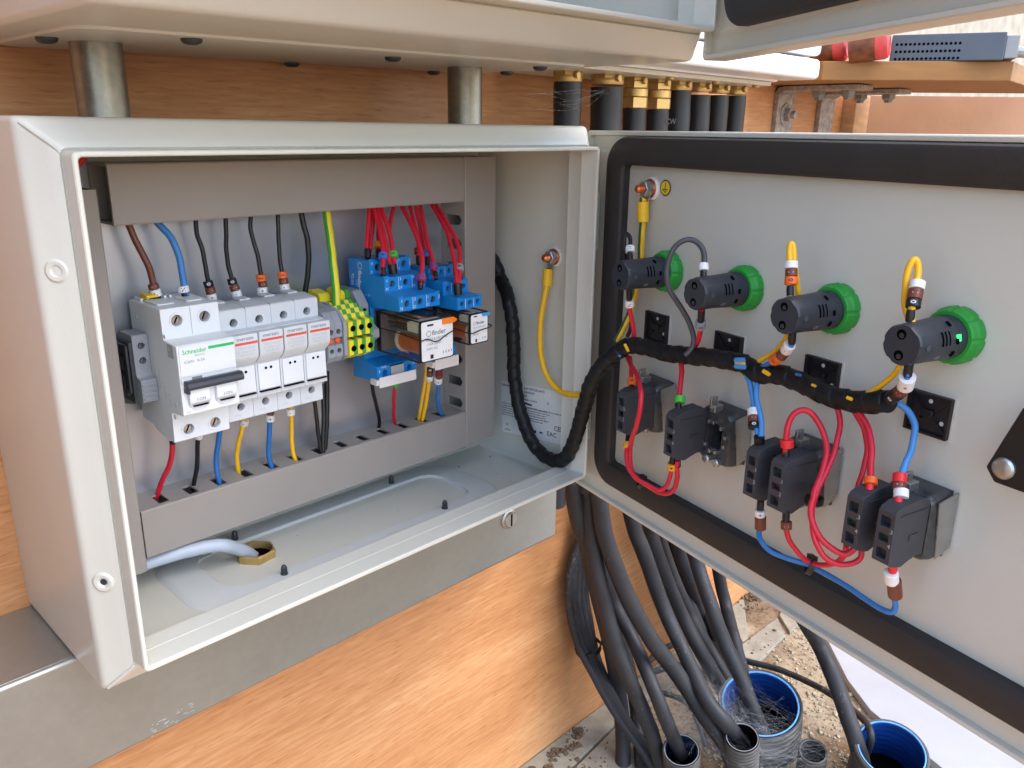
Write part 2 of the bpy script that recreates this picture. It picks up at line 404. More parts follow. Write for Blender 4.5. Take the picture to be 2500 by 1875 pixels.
# paving on the floor
slab = thing('paving', 'pale worn paving slabs with dark gaps on the floor under the cables', 'paving', (600, 100, -430))
def flag(pts, z0=-435.8, z1=-430):
    b = MB(); b.prism([((x, y, z0), (x, y, z1)) for x, y in pts]); return b.build('paving_slab', 'slab', slab, bevel=1.2)
# loose grit, lying in clumps
flag([(380, 124), (1000, 124), (900, 62), (640, 92), (380, 70)])
flag([(905, 60), (984, 57), (948, 26), (862, 22), (820, 62)])
flag([(992, 58), (1190, 110), (1190, 30), (960, 24)])
flag([(380, 66), (636, 88), (600, -30), (380, -60)])
tag(slab, kind='structure')
g = MB(); random.seed(3)
def pebble(b, c, r):
    t = (1+5**.5)/2
    base = [(-1, t, 0), (1, t, 0), (-1, -t, 0), (1, -t, 0), (0, -1, t), (0, 1, t), (0, -1, -t), (0, 1, -t), (t, 0, -1), (t, 0, 1), (-t, 0, -1), (-t, 0, 1)]
    fs = [(0, 11, 5), (0, 5, 1), (0, 1, 7), (0, 7, 10), (0, 10, 11), (1, 5, 9), (5, 11, 4), (11, 10, 2), (10, 7, 6), (7, 1, 8), (3, 9, 4), (3, 4, 2), (3, 2, 6), (3, 6, 8), (3, 8, 9), (4, 9, 5), (2, 4, 11), (6, 2, 10), (8, 6, 7), (9, 8, 1)]
    i0 = len(b.v)
    for q in base: b.v.append(Vector(c)+Vector(q)*r*.55*random.uniform(.6, 1.3))
    for f in fs: b.f.append(tuple(k+i0 for k in f))
for k in range(1500):
    x = random.uniform(640, 1000); y = random.uniform(-180, 40)
    if all(math.hypot(x-c_[0]-.34*(c_[2]+436), y-c_[1]-.1*(c_[2]+436)) > r_*1.05 for c_, r_ in ((BIG1, BIG1R), (BIG2, BIG2R), (CA, CAR), (CB, CBR), (CC, CCR))):
        pebble(g, (x, y, -435.2), random.choice((.8, 1, 1.3, 1.6, 2, 3)))
o = g.build('gravel', 'gravelstone', base=(800, -60, -431)); tag(o, 'fine beige gravel strewn round the conduits', 'gravel', kind='stuff')
g = MB()
for cx, cy, n, s in ((515, 108, 60, 8), (535, 100, 50, 7), (490, 98, 40, 6), (560, 112, 50, 8), (470, 112, 30, 5), (505, 75, 24, 12), (1012, 116, 90, 14), (985, 100, 40, 14), (900, 40, 20, 30), (560, 60, 24, 26)):
    for k in range(n):
        pebble(g, (random.gauss(cx, s), min(122, random.gauss(cy, s*.5)), -429.6), random.choice((.5, .8, 1, 1.4, 2, 3.2)))
o = g.build('debris', 'grit', base=(600, 80, -427)); tag(o, 'dark crumbs of grit and dirt scattered on the pale floor', 'debris', kind='stuff')
# steel trunking under the enclosure
tr = thing('steel_trunking', 'galvanised steel trunking with a slotted turn fastener under the open enclosure', 'trunking', (200, 46, -80))
MB().box(-420, 429, 48.8, 124.5, -79, -1.25).build("body", "galv", tr, bevel=.6)
MB().box(-421, 430, 46, 51, -79.5, -1.4).build('cover', 'galv', tr, bevel=2.6, segs=5)
fx = MB().lathe([(0, 9.5), (1.6, 9.3), (2.4, 7.6), (3.2, 7.4), (4.2, 6.6)], (363, 46, -38), (0, -1, 0), 28)
f = fx.build('turn_fastener', 'zinc', tr, ang=25)
MB().box(362.1, 363.9, 41.6, 42.4, -44, -32).build('slot', 'void', f)
b = MB(); random.seed(5)
for k in range(26):
    x = random.uniform(36, 64); z = -75+random.uniform(-3.6, 5)+(x-36)*.1
    b.box(x, x+random.uniform(1, 3.2), 45.7, 46.1, z, z+.22)
tag(b.build('scratches', 'ink_pale', tr), kind='stuff')
# the two conduits joining the enclosures
for x, l in ((62.3, 'left galvanised pipe joining the upper and lower enclosure'), (325.3, 'right galvanised pipe joining the enclosures, with scratched writing')):
    b = MB(); prof = [(0, 12.9), (45, 12.9)]
    b.lathe(prof, (x, 60, 299), (0, 0, 1), 36)
    o = b.build('conduit_pipe', 'galv_pipe', base=(x, 60, 299)); tag(o, l, 'pipe', 'pipes between the two enclosures')

# ================================================================== enclosures
def rrect(x0, x1, z0, z1, r, n=4):
    pts = []
    for cx, cz, a0 in ((x1-r, z1-r, 0), (x0+r, z1-r, 90), (x0+r, z0+r, 180), (x1-r, z0+r, 270)):
        for k in range(n+1):
            t = math.radians(a0+90*k/n); pts.append((cx+r*math.cos(t), cz+r*math.sin(t)))
    return pts
def shell(T, W, H, D, lipb, root, lipf=24):
    """folded sheet steel body: rounded outer edge, recessed face, raised gasket lip"""
    prof = [(0, D, 3), (0, 5, 3), (.2, 3, 3), (.8, 1.2, 3.2), (1.9, -.4, 3.6), (3.4, -1.8, 4), (6, -4.6, 4), (9.5, -8.4, 4), (12.6, -11.6, 4), (13.4, -12, 4), (14, -11.4, 3.6), (14.4, -10.8, 3), (14.65, -12, 3), (14.7, -lipf+.9, 3), (15.2, -lipf+.2, 3), (16, -lipf, 2.6), (16.8, -lipf+.2, 2.2), (17.3, -lipf+.9, 2),
            (17.4, -9, 2), (17.55, -8.7, 2), (17.55, -8.3, 2), (17.4, -8, 2), (17.4, 4, 2), (1.6, 4.2, 2), (1.6, D-1.6, 2)]
    b = MB(T); rings = []
    for s, y, r in prof:
        e = lipb*(max(0, s-4)/13.4)
        rings.append([b.add((x, y, z)) for x, z in rrect(s, W-s, s+e, H-s, max(.4, r))])
    n = len(rings[0])
    for i in range(len(rings)-1):
        for k in range(n): b.f.append((rings[i][k], rings[i][(k+1) % n], rings[i+1][(k+1) % n], rings[i+1][k]))
    b.f.append(tuple(reversed(rings[0]))); b.f.append(tuple(rings[-1]))
    return b.build('body', 'paint', root, ang=28)
enc = thing('electrical_enclosure', 'open light grey steel enclosure full of wiring with its door swung to the right', 'enclosure', (200, 62, 0))
body = shell(None, 400, 300, 124.5, 3.2, enc)
for x, z in ((12.3, 231.4), (11.8, 68.3)):     # dimpled holes in the left frame
    b = MB().lathe([(-.6, 6.2), (.9, 5.7), (1.6, 4.6), (1.5, 3.0), (.6, 1.9), (-.3, 1.8)], (x-4.6, -5.2, z), (-.72, -.70, 0), 24)
    b.build('dimple', 'paint', body); MB().lathe([(0, 1.85), (.55, 1.8)], (x-4.6, -5.2, z), (-.72, -.70, 0), 14).build('hole', 'bolt', body)
MB().tube([(2.6, -.6, 297.4), (6.5, -5.2, 293.2), (12.4, -11.3, 286.8), (14, -12, 284.4)], .8, 8).build('weld_seam', 'paint', body)
MB().tube([(397.4, -.6, 2.6), (393, -5.2, 8), (386.8, -11.5, 15.5)], .8, 8).build('weld_seam', 'paint', body)
MB().tube([(2.6, -.6, 2.6), (6.5, -5.2, 8), (12.6, -11.4, 15.6), (14, -12, 17.6)], .9, 8).build('weld_seam', 'paint', body)
pl = MB().box(25, 375, 102, 104, 25, 275).build('mounting_plate', 'galv_plate', enc)
b = MB(); b.xprism([(94.5, 136), (94.5, 140), (95.8, 140), (95.8, 137), (102, 137), (102, 170), (95.8, 170), (95.8, 167), (94.5, 167), (94.5, 171), (97, 171), (97, 172), (103, 172), (103, 135), (97, 135), (97, 136)], 60, 334).build('din_rail', 'zinc', enc)
# gland plate with raised edge in the floor
gp = MB()
def ring_stack(b, loops, cx, cy):
    rings = []
    for x0, x1, y0, y1, r, z in loops: rings.append([b.add((x, y, z)) for x, y in rrect(x0, x1, y0, y1, r, 7)])
    n = len(rings[0])
    for i in range(len(rings)-1):
        for k in range(n): b.f.append((rings[i][k], rings[i][(k+1) % n], rings[i+1][(k+1) % n], rings[i+1][k]))
    return rings
rg = ring_stack(gp, [(70, 344, 24, 118, 26, 1.7), (73, 341, 27, 115, 25, 3.6), (75, 339, 29, 113, 23, 4.1), (96, 319, 41, 101, 17, 4.1), (96.4, 318.6, 41.4, 100.6, 16.6, 3.8), (96.7, 318.3, 41.7, 100.3, 16.3, 1.4)], 0, 0)
gp.f.append(tuple(rg[-1]))
gpo = gp.build('gland_plate', 'paint_in', enc, ang=20)
for x, y in ((133.5, 105.5), (279.2, 106), (279, 36), (133.1, 36)):
    MB().lathe([(0, 2.6), (1, 2.6), (1.3, 2.2), (4.6, 2.2), (5.2, 2.0), (6.4, 1.5), (6.9, 1.1)], (x, y, 4.0), (0, 0, 1), 10).build('bolt', 'bolt', gpo)
b = MB()                                            # hexagonal brass lock nut with a bore
nut_o = [(134+14.6*math.cos(math.radians(60*k+12)), 76+14.6*math.sin(math.radians(60*k+12))) for k in range(6)]
N6 = 36; outl = []; inl = []
for k in range(N6):
    t = 2*math.pi*k/N6; tt = math.radians(12); q = (t-tt) % (math.pi/3); R = 14.6*math.cos(math.pi/6)/math.cos(q-math.pi/6)
    outl.append((134+R*math.cos(t), 76+R*math.sin(t))); inl.append((134+11.6*math.cos(t), 76+11.6*math.sin(t)))
def band(b, A, za, B, zb):
    a = [b.add((x, y, za)) for x, y in A]; c = [b.add((x, y, zb)) for x, y in B]; n = len(a)
    for k in range(n): b.f.append((a[k], a[(k+1) % n], c[(k+1) % n], c[k]))
band(b, outl, 1.3, outl, 6.6); band(b, outl, 6.6, [(134+(x-134)*.95, 76+(y-76)*.95) for x, y in outl], 7.4); band(b, [(134+(x-134)*.95, 76+(y-76)*.95) for x, y in outl], 7.4, inl, 7.4); band(b, inl, 7.4, inl, 1.5)
nt_ = b.build('lock_nut', 'brass', enc, ang=25)
MB().lathe([(0, 11.55), (.3, 11.5)], (134, 76, 1.6), (0, 0, 1), 36).build('bore', 'void', nt_)  # black disc painted as the shade down the bore, which the plate closes
MB().tube([(92.5, 90, 3.5), (95.5, 94, 3.7), (102, 97, 3.7), (112, 99, 3.6)], .35, 6).build('swarf', 'steel', enc)
b = MB(); random.seed(11)
for x, y, r in ((386, 93, .7), (330, 100, .5), (120, 33, .5), (200, 28, .4), (362, 60, .4), (90, 40, .5), (150, 30, .4), (250, 60, .35), (170, 80, .35), (348, 95, .6)):
    pebble(b, (x, y, 3.4 if 76 < x < 338 else 1.9), r)
b.build('crumbs', 'grit', enc)
def earth_stud(parent, P, ax, lugdir):
    """threaded copper stud with washers, nut and a crimped lug"""
    ax = Vector(ax).normalized(); P = Vector(P); lg = Vector(lugdir).normalized(); sd = ax.cross(lg)
    s = MB().lathe([(0, 8.4), (1.2, 8.2), (1.6, 7.4), (2.4, 7.2)], P, ax, 28).build('base', 'white_warm', parent)
    MB().lathe([(2.2, 6.8), (2.6, 6.9), (3.0, 6.8)], P, ax, 26).build('copper_washer', 'copper', parent)
    MB().lathe([(3.0, 5.8), (4.2, 5.8)], P, ax, 24).build('washer', 'steel', parent)
    h = MB(); h.lathe([(4.2, 5.2), (4.6, 5.6), (8.6, 5.6), (9.2, 5.0)], P, ax, 6); h.build('nut', 'zinc', parent, ang=20)
    prof = [(9.0, 2.9)]
    for k in range(7): prof += [(9.4+k*.7, 3.0), (9.7+k*.7, 2.6)]
    prof += [(14.6, 2.2), (15.2, 1.2)]
    MB().lathe(prof, P, ax, 16).build('stud', 'copper', parent, ang=50)
    l = MB()
    for a, b_, w0, w1 in ((0, 9, 4.6, 3.0), (9, 15, 3.0, 2.4)):
        l.prism([(P+lg*a+sd*w0+ax*4.3, P+lg*b_+sd*w1+ax*4.3), (P+lg*a-sd*w0+ax*4.3, P+lg*b_-sd*w1+ax*4.3), (P+lg*a-sd*w0+ax*5.4, P+lg*b_-sd*w1+ax*5.4), (P+lg*a+sd*w0+ax*5.4, P+lg*b_+sd*w1+ax*5.4)])
    l.build('lug', 'steel', parent)
    t = MB()
    for k in (-1, 0, 1): t.tube([P+lg*9+ax*5.6+sd*k*1.1, P+lg*16+ax*5.6+sd*k*1.2], .55, 6)
    t.build('strands', 'copper', parent)
es = MB().box(398.3, 398.5, 24, 35, 191, 201).build('earth_stud', 'paint', enc)
earth_stud(es, (398.4, 29.5, 196.2), (-1, 0.0, 0), (0, .12, -1))
# data label on the right side wall
lb = MB(); lc = [(398.1, 91.4, 75), (398.1, 12.5, 80.6), (398.1, 10.5, 32.6), (398.1, 88.7, 25.4)]
lb.prism([(Vector(q), Vector(q)+V(-.25, 0, 0)) for q in lc]); lbo = lb.build('data_label', 'paper', enc)
LX = V(0, -1, .072).normalized(); LY = V(0, .05, 1).normalized()
def lab(s, size, y, z, m='ink', st=1., bo=0.):
    return text(s, size, (397.8, y, z), LX, LY, 'ink', lbo, stretch=st, bold=max(bo, .05))
lab('Schneider', 3.6, 90, 71.5, bo=.06); lab('Ref NSYS3D3415', 3.5, 62, 74, bo=.05); lab('8580530379', 2.6, 62, 70.4); lab('IP66', 2.4, 62, 67); lab('Made in France', 2.6, 62, 63.5); lab('IK10', 2.4, 62, 60)
lab('40', 2.6, 34, 66)
for k, s in enumerate(('IEC 62208 / EN 62208 empty enclosure for low voltage switchgear assemblies', 'Coffret vide pour ensembles d appareillage basse tension, usage interieur', 'Leergehaeuse fuer Niederspannungs Schaltgeraetekombinationen nach Norm', 'Envolvente vacia para conjuntos de aparamenta de baja tension, interior', 'Involucro vuoto per apparecchiature assiemate di bassa tensione IK10', 'Puste obudowy do rozdzielnic i sterownic niskonapieciowych IP66 NEMA 4', 'Type 1, 4, 12, 13 Enclosed industrial control panel enclosure rated')):
    lab(s, 1.9, 89.5-(0 if k else 27), 56.2-k*2.25)
lab('CE', 6.2, 25, 45, bo=.1); lab('UK', 3.0, 17.6, 47.2, bo=.08); lab('CA', 3.0, 17.6, 44.4, bo=.08); lab('EAC', 6., 33, 38, bo=.08); lab('UL', 3.2, 84.4, 34, bo=.06); lab('LISTED', 2.2, 85.5, 28.6)
def ringmark(y, z, r):
    b = MB(); P = V(397.95, y, z); pr_ = []
    for k in range(24):
        a0 = 2*math.pi*k/24; a1 = 2*math.pi*(k+1)/24
        f = lambda a, q: P+LX*math.cos(a)*q+LY*math.sin(a)*q
        b.quad(f(a0, r), f(a1, r), f(a1, r-.7), f(a0, r-.7))
    return b.build('ring_mark', 'ink', lbo)
ringmark(82.4, 34, 3.6); ringmark(47.5, 36, 3.4); ringmark(40, 37, 3.4)
b = MB().box(397.7, 397.95, 38.2, 42, 36.3, 37.7); b.build('mark', 'ink', lbo); MB().box(397.7, 397.95, 46, 49, 34.6, 37.4).build('mark', 'ink', lbo)
MB().box(397.7, 397.95, 52, 60.5, 59.2, 60.8).build('mark', 'ink', lbo)
# diamond cut-outs of the hinge pockets in the side wall and small tabs
MB().lathe([(0, 3.2), (.4, 3.2)], (398.3, 9, 221), (-1, 0, 0), 4).build('slot', 'void', body)
MB().lathe([(0, 3.2), (.4, 3.2)], (398.3, 9.5, 68.5), (-1, 0, 0), 4).build('slot', 'void', body)
# ---- door (a part of the enclosure)
def DBOX(b, u0, u1, n0, n1, z0, z1):
    P = [dw(u, n, z) for z in (z0, z1) for n in (n0, n1) for u in (u0, u1)]
    i = [b.add(p) for p in P]
    for q in ((0, 2, 3, 1), (4, 5, 7, 6), (0, 1, 5, 4), (2, 6, 7, 3), (0, 4, 6, 2), (1, 3, 7, 5)): b.f.append(tuple(i[k] for k in q))
    return b
def door_leaf(Tm, W, z0, z1, root, name='door'):
    """pan door: outer skin, folded rim, inner face"""
    b = MB(); loops = [(0, -14, 3), (0, 1, 3), (.3, 2.2, 3), (1, 2.8, 3), (3.2, 2.6, 3), (3.6, 1.6, 3), (3.7, -1.5, 2.5), (14, -1.5, 2.5), (16, -.2, 2.5)]
    rings = []
    for s, n, r in loops: rings.append([b.add(Tm(u, n, z)) for u, z in rrect(s, W-s, z0+s, z1-s, r)])
    m = len(rings[0])
    for i in range(len(rings)-1):
        for k in range(m): b.f.append((rings[i][k], rings[i][(k+1) % m], rings[i+1][(k+1) % m], rings[i+1][k]))
    b.f.append(tuple(reversed(rings[0]))); b.f.append(tuple(rings[-1]))
    return b.build(name, 'paint', root, ang=28)
def door_gasket(Tm, W, z0, z1, parent, o=(33, 19.5, 4), wd=20, h=8.5):
    b = MB(); rings = []
    for s, n, r in ((0, 0, 22), (0, h-3, 22), (1, h-1, 21), (3.2, h, 19), (wd-4, h, 7), (wd-1.4, h-1, 5), (wd, h-3, 4), (wd, -.1, 4)):
        rings.append([b.add(Tm(u, n-.1, z)) for u, z in rrect(o[0]+s, W-o[0]-s, z0+o[1]+s, z1-o[2]-s, r, 8)])
    m = len(rings[0])
    for i in range(len(rings)-1):
        for k in range(m): b.f.append((rings[i][k], rings[i][(k+1) % m], rings[i+1][(k+1) % m], rings[i+1][k]))
    return b.build('gasket', 'gasket', parent, ang=30)
door = door_leaf(dw, 462, -3.1, 296.9, enc)
door_gasket(dw, 462, -3.1, 296.9, door)
dst = MB(); DBOX(dst, 74, 85, -.1, .1, 252, 262); ds = dst.build('earth_stud', 'paint', door)
earth_stud(ds, dw(79.9, 0, 257.4), DN, (DE*-.05-UZ))
st = MB(); P0 = dw(94.3, .25, 258.7)
st.lathe([(0, 5.6), (.12, 5.6)], P0, DN, 28); sto = st.build('earth_sticker', 'ink', door)
MB().lathe([(.15, 4.7), (.22, 4.7)], P0, DN, 28).build('face', 'sticker_yellow', sto) if False else None
so2 = MB().lathe([(.13, 4.7), (.22, 4.7)], P0, DN, 28).build('earth_sticker_face', 'sticker_yellow', door)
b = MB()
for u0, u1, z0, z1 in ((-.35, .35, -1, 3.4), (-3, 3, -1.4, -.8), (-2, 2, -2.4, -1.9), (-1, 1, -3.3, -2.8)): DBOX(b, 94.3+u0, 94.3+u1, .45, .55, 258.7+z0, 258.7+z1)
b.build('earth_symbol', 'ink', door)
# hinges between body and door
for z in (228, 66):
    h = MB(); h.lathe([(-17, 3), (17, 3)], (404, -4, z), (0, 0, 1), 14); hg = h.build('hinge', 'void', enc)
    MB().lathe([(-5, 3.5), (5, 3.5)], (404, -4, z-2), (0, 0, 1), 14).build('knuckle', 'paint', hg)
    MB().box(401, 403, -12, -2, z-22, z+22).build('leaf', 'paint', hg)
# door lock: cam arm with screw
lk = MB(); pts = [(372, 60), (389, 78), (402, 78), (402, 38), (388, 34), (374, 40)]
lk.prism([(dw(u, 16, z+68), dw(u, 21, z+68)) for u, z in [(357, 80), (361, 92), (368, 113), (390, 118), (392, 84), (376, 74), (362, 74)]])
lko = lk.build('lock_cam', 'black_plastic', door, bevel=1)
P1 = dw(365.5, 21, 150.5)
MB().lathe([(0, 5.2), (1.2, 5.2), (2.4, 4.4), (3.2, 2.4)], P1, DN, 20).build('screw', 'zinc', lko)
s_ = MB(); s_.lathe([(-2, 12), (16, 12)], dw(382, 2, 160), DN, 20); s_.build('lock_body', 'black_plastic', door)

# upper enclosure, hung a touch askew
UR = Matrix.Rotation(math.radians(-.65), 3, 'Y')
def TU(p): return UR @ Vector(p)+V(6, -88, 338.4)
upe = thing('electrical_enclosure', 'upper light grey enclosure cropped by the top edge, seen from below', 'enclosure', (200, 20, 338))
ub = shell(TU, 398, 320, 212, 2, upe)
gl = MB(TU); rings = []
for x0, x1, y0, y1, r, z in ((22, 384, 78, 208, 14, .2), (23, 383, 79, 207, 13, -1.2), (24.5, 381, 80.5, 205.5, 12, -1.5)): rings.append([gl.add((x, y, z)) for x, y in rrect(x0, x1, y0, y1, r, 5)])
m_ = len(rings[0])
for i in range(2):
    for k in range(m_): gl.f.append((rings[i][k], rings[i][(k+1) % m_], rings[i+1][(k+1) % m_], rings[i+1][k]))
gl.f.append(tuple(rings[-1])); glo = gl.build('gland_plate', 'paint', upe)
for x, y in ((28.7, 136), (80, 88), (207, 212-6), (221, 108), (336, 205), (378, 162), (350, 100)):
    b = MB(TU); b.lathe([(-1.4, 5.2), (-2.6, 5.2), (-3.6, 4.4), (-4.3, 2.6)], (x, min(y, 203), 0), (0, 0, 1), 16); b.build('bolt', 'bolt', glo)
b = MB(TU).box(20, 378, 190, 192, 22, 300).build('mounting_plate', 'galv_plate', upe)
UA = math.radians(58.2); UH = V(405, -96, 346); UE = V(-math.cos(UA), -math.sin(UA), 0); UN = V(-math.sin(UA), math.cos(UA), 0)
def duw(u, n, z): return UH+UE*u+UN*n+UZ*(z+u*.003)
ud = door_leaf(duw, 420, -3, 318, upe)
door_gasket(duw, 420, -3, 318, ud, (33, 16, 4), 20)
MB(TU).box(399, 404, -12, -2, 40, 80).build('hinge', 'paint', upe)
# assumed unseen plywood board, added to warm and darken the enclosure's left side
MB().box(-262, -244, -150, 124.8, -438, 700).build('unseen_side_board', 'plywood_dark', base=(-250, 0, -438))['kind'] = 'structure'
# ================================================================== trunking ducts in the enclosure
def duct_h(name, label, x0, x1, z0, z1, slots=None, ends=True):
    t = thing(name, label, 'cable duct', ((x0+x1)/2, 87, z0), 'grey cable ducts framing the mounting plate')
    b = MB()
    b.box(x0, x1, 100, 101.9, z0, z1)                       # back
    b.box(x0, x1, 74.2, 100, z0, z0+1.4)                    # far wall
    if slots:
        b.box(x0, x1, 74.2, 77, z1-1.4, z1); b.box(x0, x1, 91.5, 100, z1-1.4, z1)
        xs = [x0]+[v for s in slots for v in (s-3.4, s+3.4)]+[x1]
        for k in range(0, len(xs), 2): b.box(xs[k], xs[k+1], 77, 91.5, z1-1.4, z1)
    else: b.box(x0, x1, 74.2, 100, z1-1.4, z1)
    if ends: b.box(x1-1.2, x1, 74.2, 100, z0+1.4, z1-1.4)
    b.build('body', 'duct', t)
    c = MB().xprism([(72, z0+.6), (72, z1-.6), (72.6, z1+.2), (76, z1+.35), (76, z1+.02), (74.2, z1+.02), (74.2, z0-.02), (76, z0-.02), (76, z0-.35), (72.6, z0-.2)], x0+.2, x1-.2)
    c.build('cover', 'duct', t)
    return t
duct_h('cable_duct', 'bottom grey cable duct with a row of dark slots along its top', 57.6, 335.6, 31, 63.6, [75+20.05*k for k in range(13)])
duct_h('cable_duct', 'top grey cable duct, a wide plain cover above the wires', 64, 335.4, 241.5, 275.6, None, False)
def duct_v(label, x0, x1, z0, z1, slot_side, slots, front):
    t = thing('cable_duct', label, 'cable duct', ((x0+x1)/2, 87, z0), 'grey cable ducts framing the mounting plate')
    b = MB(); b.box(x0, x1, 100, 101.9, z0, z1); sx = x0 if slot_side < 0 else x1-1.4
    ox = x1-1.4 if slot_side < 0 else x0
    b.box(ox, ox+1.4, 74.2, 100, z0, z1)
    zs = [z0]+[v for s in sorted(slots) for v in (s-4, s+4)]+[z1]
    b.box(sx, sx+1.4, 74.2, 77, z0, z1); b.box(sx, sx+1.4, 95.6, 100, z0, z1)
    for k in range(0, len(zs), 2): b.box(sx, sx+1.4, 77, 95.6, zs[k], zs[k+1])
    for s in slots:                                         # pointed slot ends
        b.prism([((sx, 77, s-4), (sx+1.4, 77, s-4)), ((sx, 79.5, s-4), (sx+1.4, 79.5, s-4)), ((sx, 77, s-.5), (sx+1.4, 77, s-.5))])
        b.prism([((sx, 77, s+4), (sx+1.4, 77, s+4)), ((sx, 79.5, s+4), (sx+1.4, 79.5, s+4)), ((sx, 77, s+.5), (sx+1.4, 77, s+.5))])
    b.build('body', 'duct', t)
    c = MB(); c.prism([((x, y, z0), (x, y, z1)) for x, y in [(x0+.6, 72), (x1-.6, 72), (x1+.2, 72.6), (x1+.3, 76), (x1+.02, 76), (x1+.02, 74.2), (x0-.02, 74.2), (x0-.02, 76), (x0-.3, 76), (x0-.2, 72.6)]])
    c.build('cover', 'duct', t)
    return t
for k_ in (0, 1):
    o = MB().tube([(40+4*k_, 84-3*k_, 255), (43+4*k_, 84-3*k_, 268), (52+4*k_, 85-3*k_, 279), (64, 86, 285)], 1.9, 10).build('wire', 'w_red', base=(40, 84, 255)); tag(o, ('front', 'rear')[k_]+' red wire leaving the left duct at the top left corner', 'wire', 'red wires at the top left corner of the enclosure')
duct_v('right grey cable duct with pointed slots on its inner side', 336.4, 370.5, 33, 275.6, -1, [226, 206.5, 187, 167.5, 148, 128.5, 109, 89, 69.5], 72)
duct_v('left grey cable duct, a narrow plain strip behind the enclosure lip', 27, 57, 22.5, 262, 1, [], 72)

# ================================================================== screws
def screw(parent, P, ax, r, slot_dir, m='zinc'):
    ax = Vector(ax).normalized(); P = Vector(P)
    s = MB().lathe([(0, r), (r*.5, r), (r*.8, r*.75)], P, ax, 12).build('screw', m, parent)
    sd = Vector(slot_dir).normalized(); w = ax.cross(sd); h = r*.82
    b = MB(); b.prism([(P+ax*h+sd*r*.7+w*r*.16, P+ax*(h-.1)+sd*r*.7+w*r*.16), (P+ax*h+sd*r*.7-w*r*.16, P+ax*(h-.1)+sd*r*.7-w*r*.16), (P+ax*h-sd*r*.7-w*r*.16, P+ax*(h-.1)-sd*r*.7-w*r*.16), (P+ax*h-sd*r*.7+w*r*.16, P+ax*(h-.1)-sd*r*.7+w*r*.16)])
    b.build('slot', 'void', s)

# ================================================================== circuit breaker
mcb = thing('circuit_breaker', 'white two pole circuit breaker with green stripe and black toggle bar', 'circuit breaker', (93, 60, 111))
X0, X1 = 75.4, 111.2
prof = [(96, 117), (96, 128), (90, 130), (90, 174), (95.3, 176), (95.3, 193.6), (92, 194.3), (51.2, 194.3), (51, 193.8), (50.4, 176.2), (35, 175.3), (34, 174.3), (34, 133.6), (34.6, 132.7), (50.2, 131.2), (51.2, 112), (51.8, 111.3), (76, 113.2), (80, 116)]
b = MB(); b.xprism(prof, X0, X1, skip=(8, 14))
for x in (X0, (X0+X1)/2):
    w_ = (X1-X0)/2; cx = 9.25 if x == X0 else 8.6
    b.hole((x, 51, 193.8), (1, 0, 0), (0, -.6/17.6, -1), w_, 17.6, cx, 7.2, 3.4, (0, 7, 0))
    b.hole((x, 50.2, 131.2), (1, 0, 0), (0, 1/19.2, -1), w_, 19.22, cx, 12.8, 3.4, (0, 7, 0))
mb_ = b.build('body', 'white_plastic', mcb, ang=24, bevel=.35)
for x in (84.65, 101.9):
    for z in (186.6, 118.4):
        screw(mcb, (x, 54.6, z), (0, -1, 0), 3.1, (.5, 0, 1), 'steel')
        MB().lathe([(0, 4.6), (.35, 4.5), (.35, 3.5)], (x, 50.6, z), (0, -1, 0), 24, closed=False).build('rim', 'white_plastic', mb_)
# top ledges and side details
for x in (79, 97): MB().box(x, x+10, 62, 80, 194.3, 195.2).build('ledge', 'white_plastic', mb_, bevel=.3)
for x in (77.4, 81.5, 92, 95.4): MB().box(x, x+1.6, 82, 92, 194.2, 196).build('rib', 'white_plastic', mb_, bevel=.3)
MB().box((X0+X1)/2-.15, (X0+X1)/2+.15, 50.3, 50.6, 176.4, 193.6).build('seam', 'ink_pale', mb_)
MB().box((X0+X1)/2-.15, (X0+X1)/2+.15, 50.6, 51.3, 112, 131).build('seam', 'ink_pale', mb_) if False else None
lab_ = MB().box(76.4, 110.6, 33.4, 33.9, 156.8, 174.2).build('label', 'white_plastic', mcb, bevel=.2)
MB().box(X0+.5, X1-.5, 33.2, 33.8, 152.9, 156.4).build('strip', 'fuse_plastic', mcb, bevel=.2)
MB().box(82.4, 88.6, 32.95, 33.15, 153.9, 156).build('marker_window', 'ink_grey', mcb)
MB().box(94.2, 110.3, 33.1, 33.38, 171.0, 172.6).build('green_stripe', 'ink_green', lab_)
text('Schneider', 3.9, (78.2, 33.3, 171.2), (1, 0, 0), UZ, 'ink_green', lab_, stretch=.95, bold=.05)
text('Electric', 2.0, (85.6, 33.3, 168.6), (1, 0, 0), UZ, 'ink_green', lab_, stretch=1.)
text('iC60H   B-5A', 2.3, (78.8, 33.3, 165.3), (1, 0, 0), UZ, 'ink_grey', lab_)
text('B5', 2.6, (77.2, 33.9, 134.8), (1, 0, 0), UZ, 'ink_pale', mb_)
b = MB(); b.xprism([(34, 150.4), (34, 154.4), (30.2, 154.6), (28.4, 153.4), (27.6, 151), (28.2, 149.4), (30.4, 149)], 77.2, 112.6)
b.build('toggle_bar', 'handle', mcb, bevel=.5)
MB().box(77, 78.6, 28.2, 33.9, 147.2, 150).build('toggle_end', 'handle', mcb, bevel=.3)
for x in (78.8, 95.6):
    b = MB(); b.xprism([(34, 137.4), (34, 150.6), (31.8, 150), (30.6, 146), (30.8, 141), (32, 139.6)], x, x+13.2)
    r_ = b.build('rocker', 'white_plastic', mcb, bevel=.9, segs=3)
    MB().box(x+2.5, x+11.6, 31.3, 33.9, 138.2, 138.8).build('gap', 'void', r_)
    text('I\u00b7ON', 2.6, (x+4.2, 30.55, 142.6), (1, 0, 0), (0, .08, 1), 'ink_grey', r_)
    b = MB(); b.lathe([(0, 6.4), (.5, 6.0)], (x+6.6, 34, 141), (0, -1, 0), 28); b.build('well', 'white_plastic', mb_)
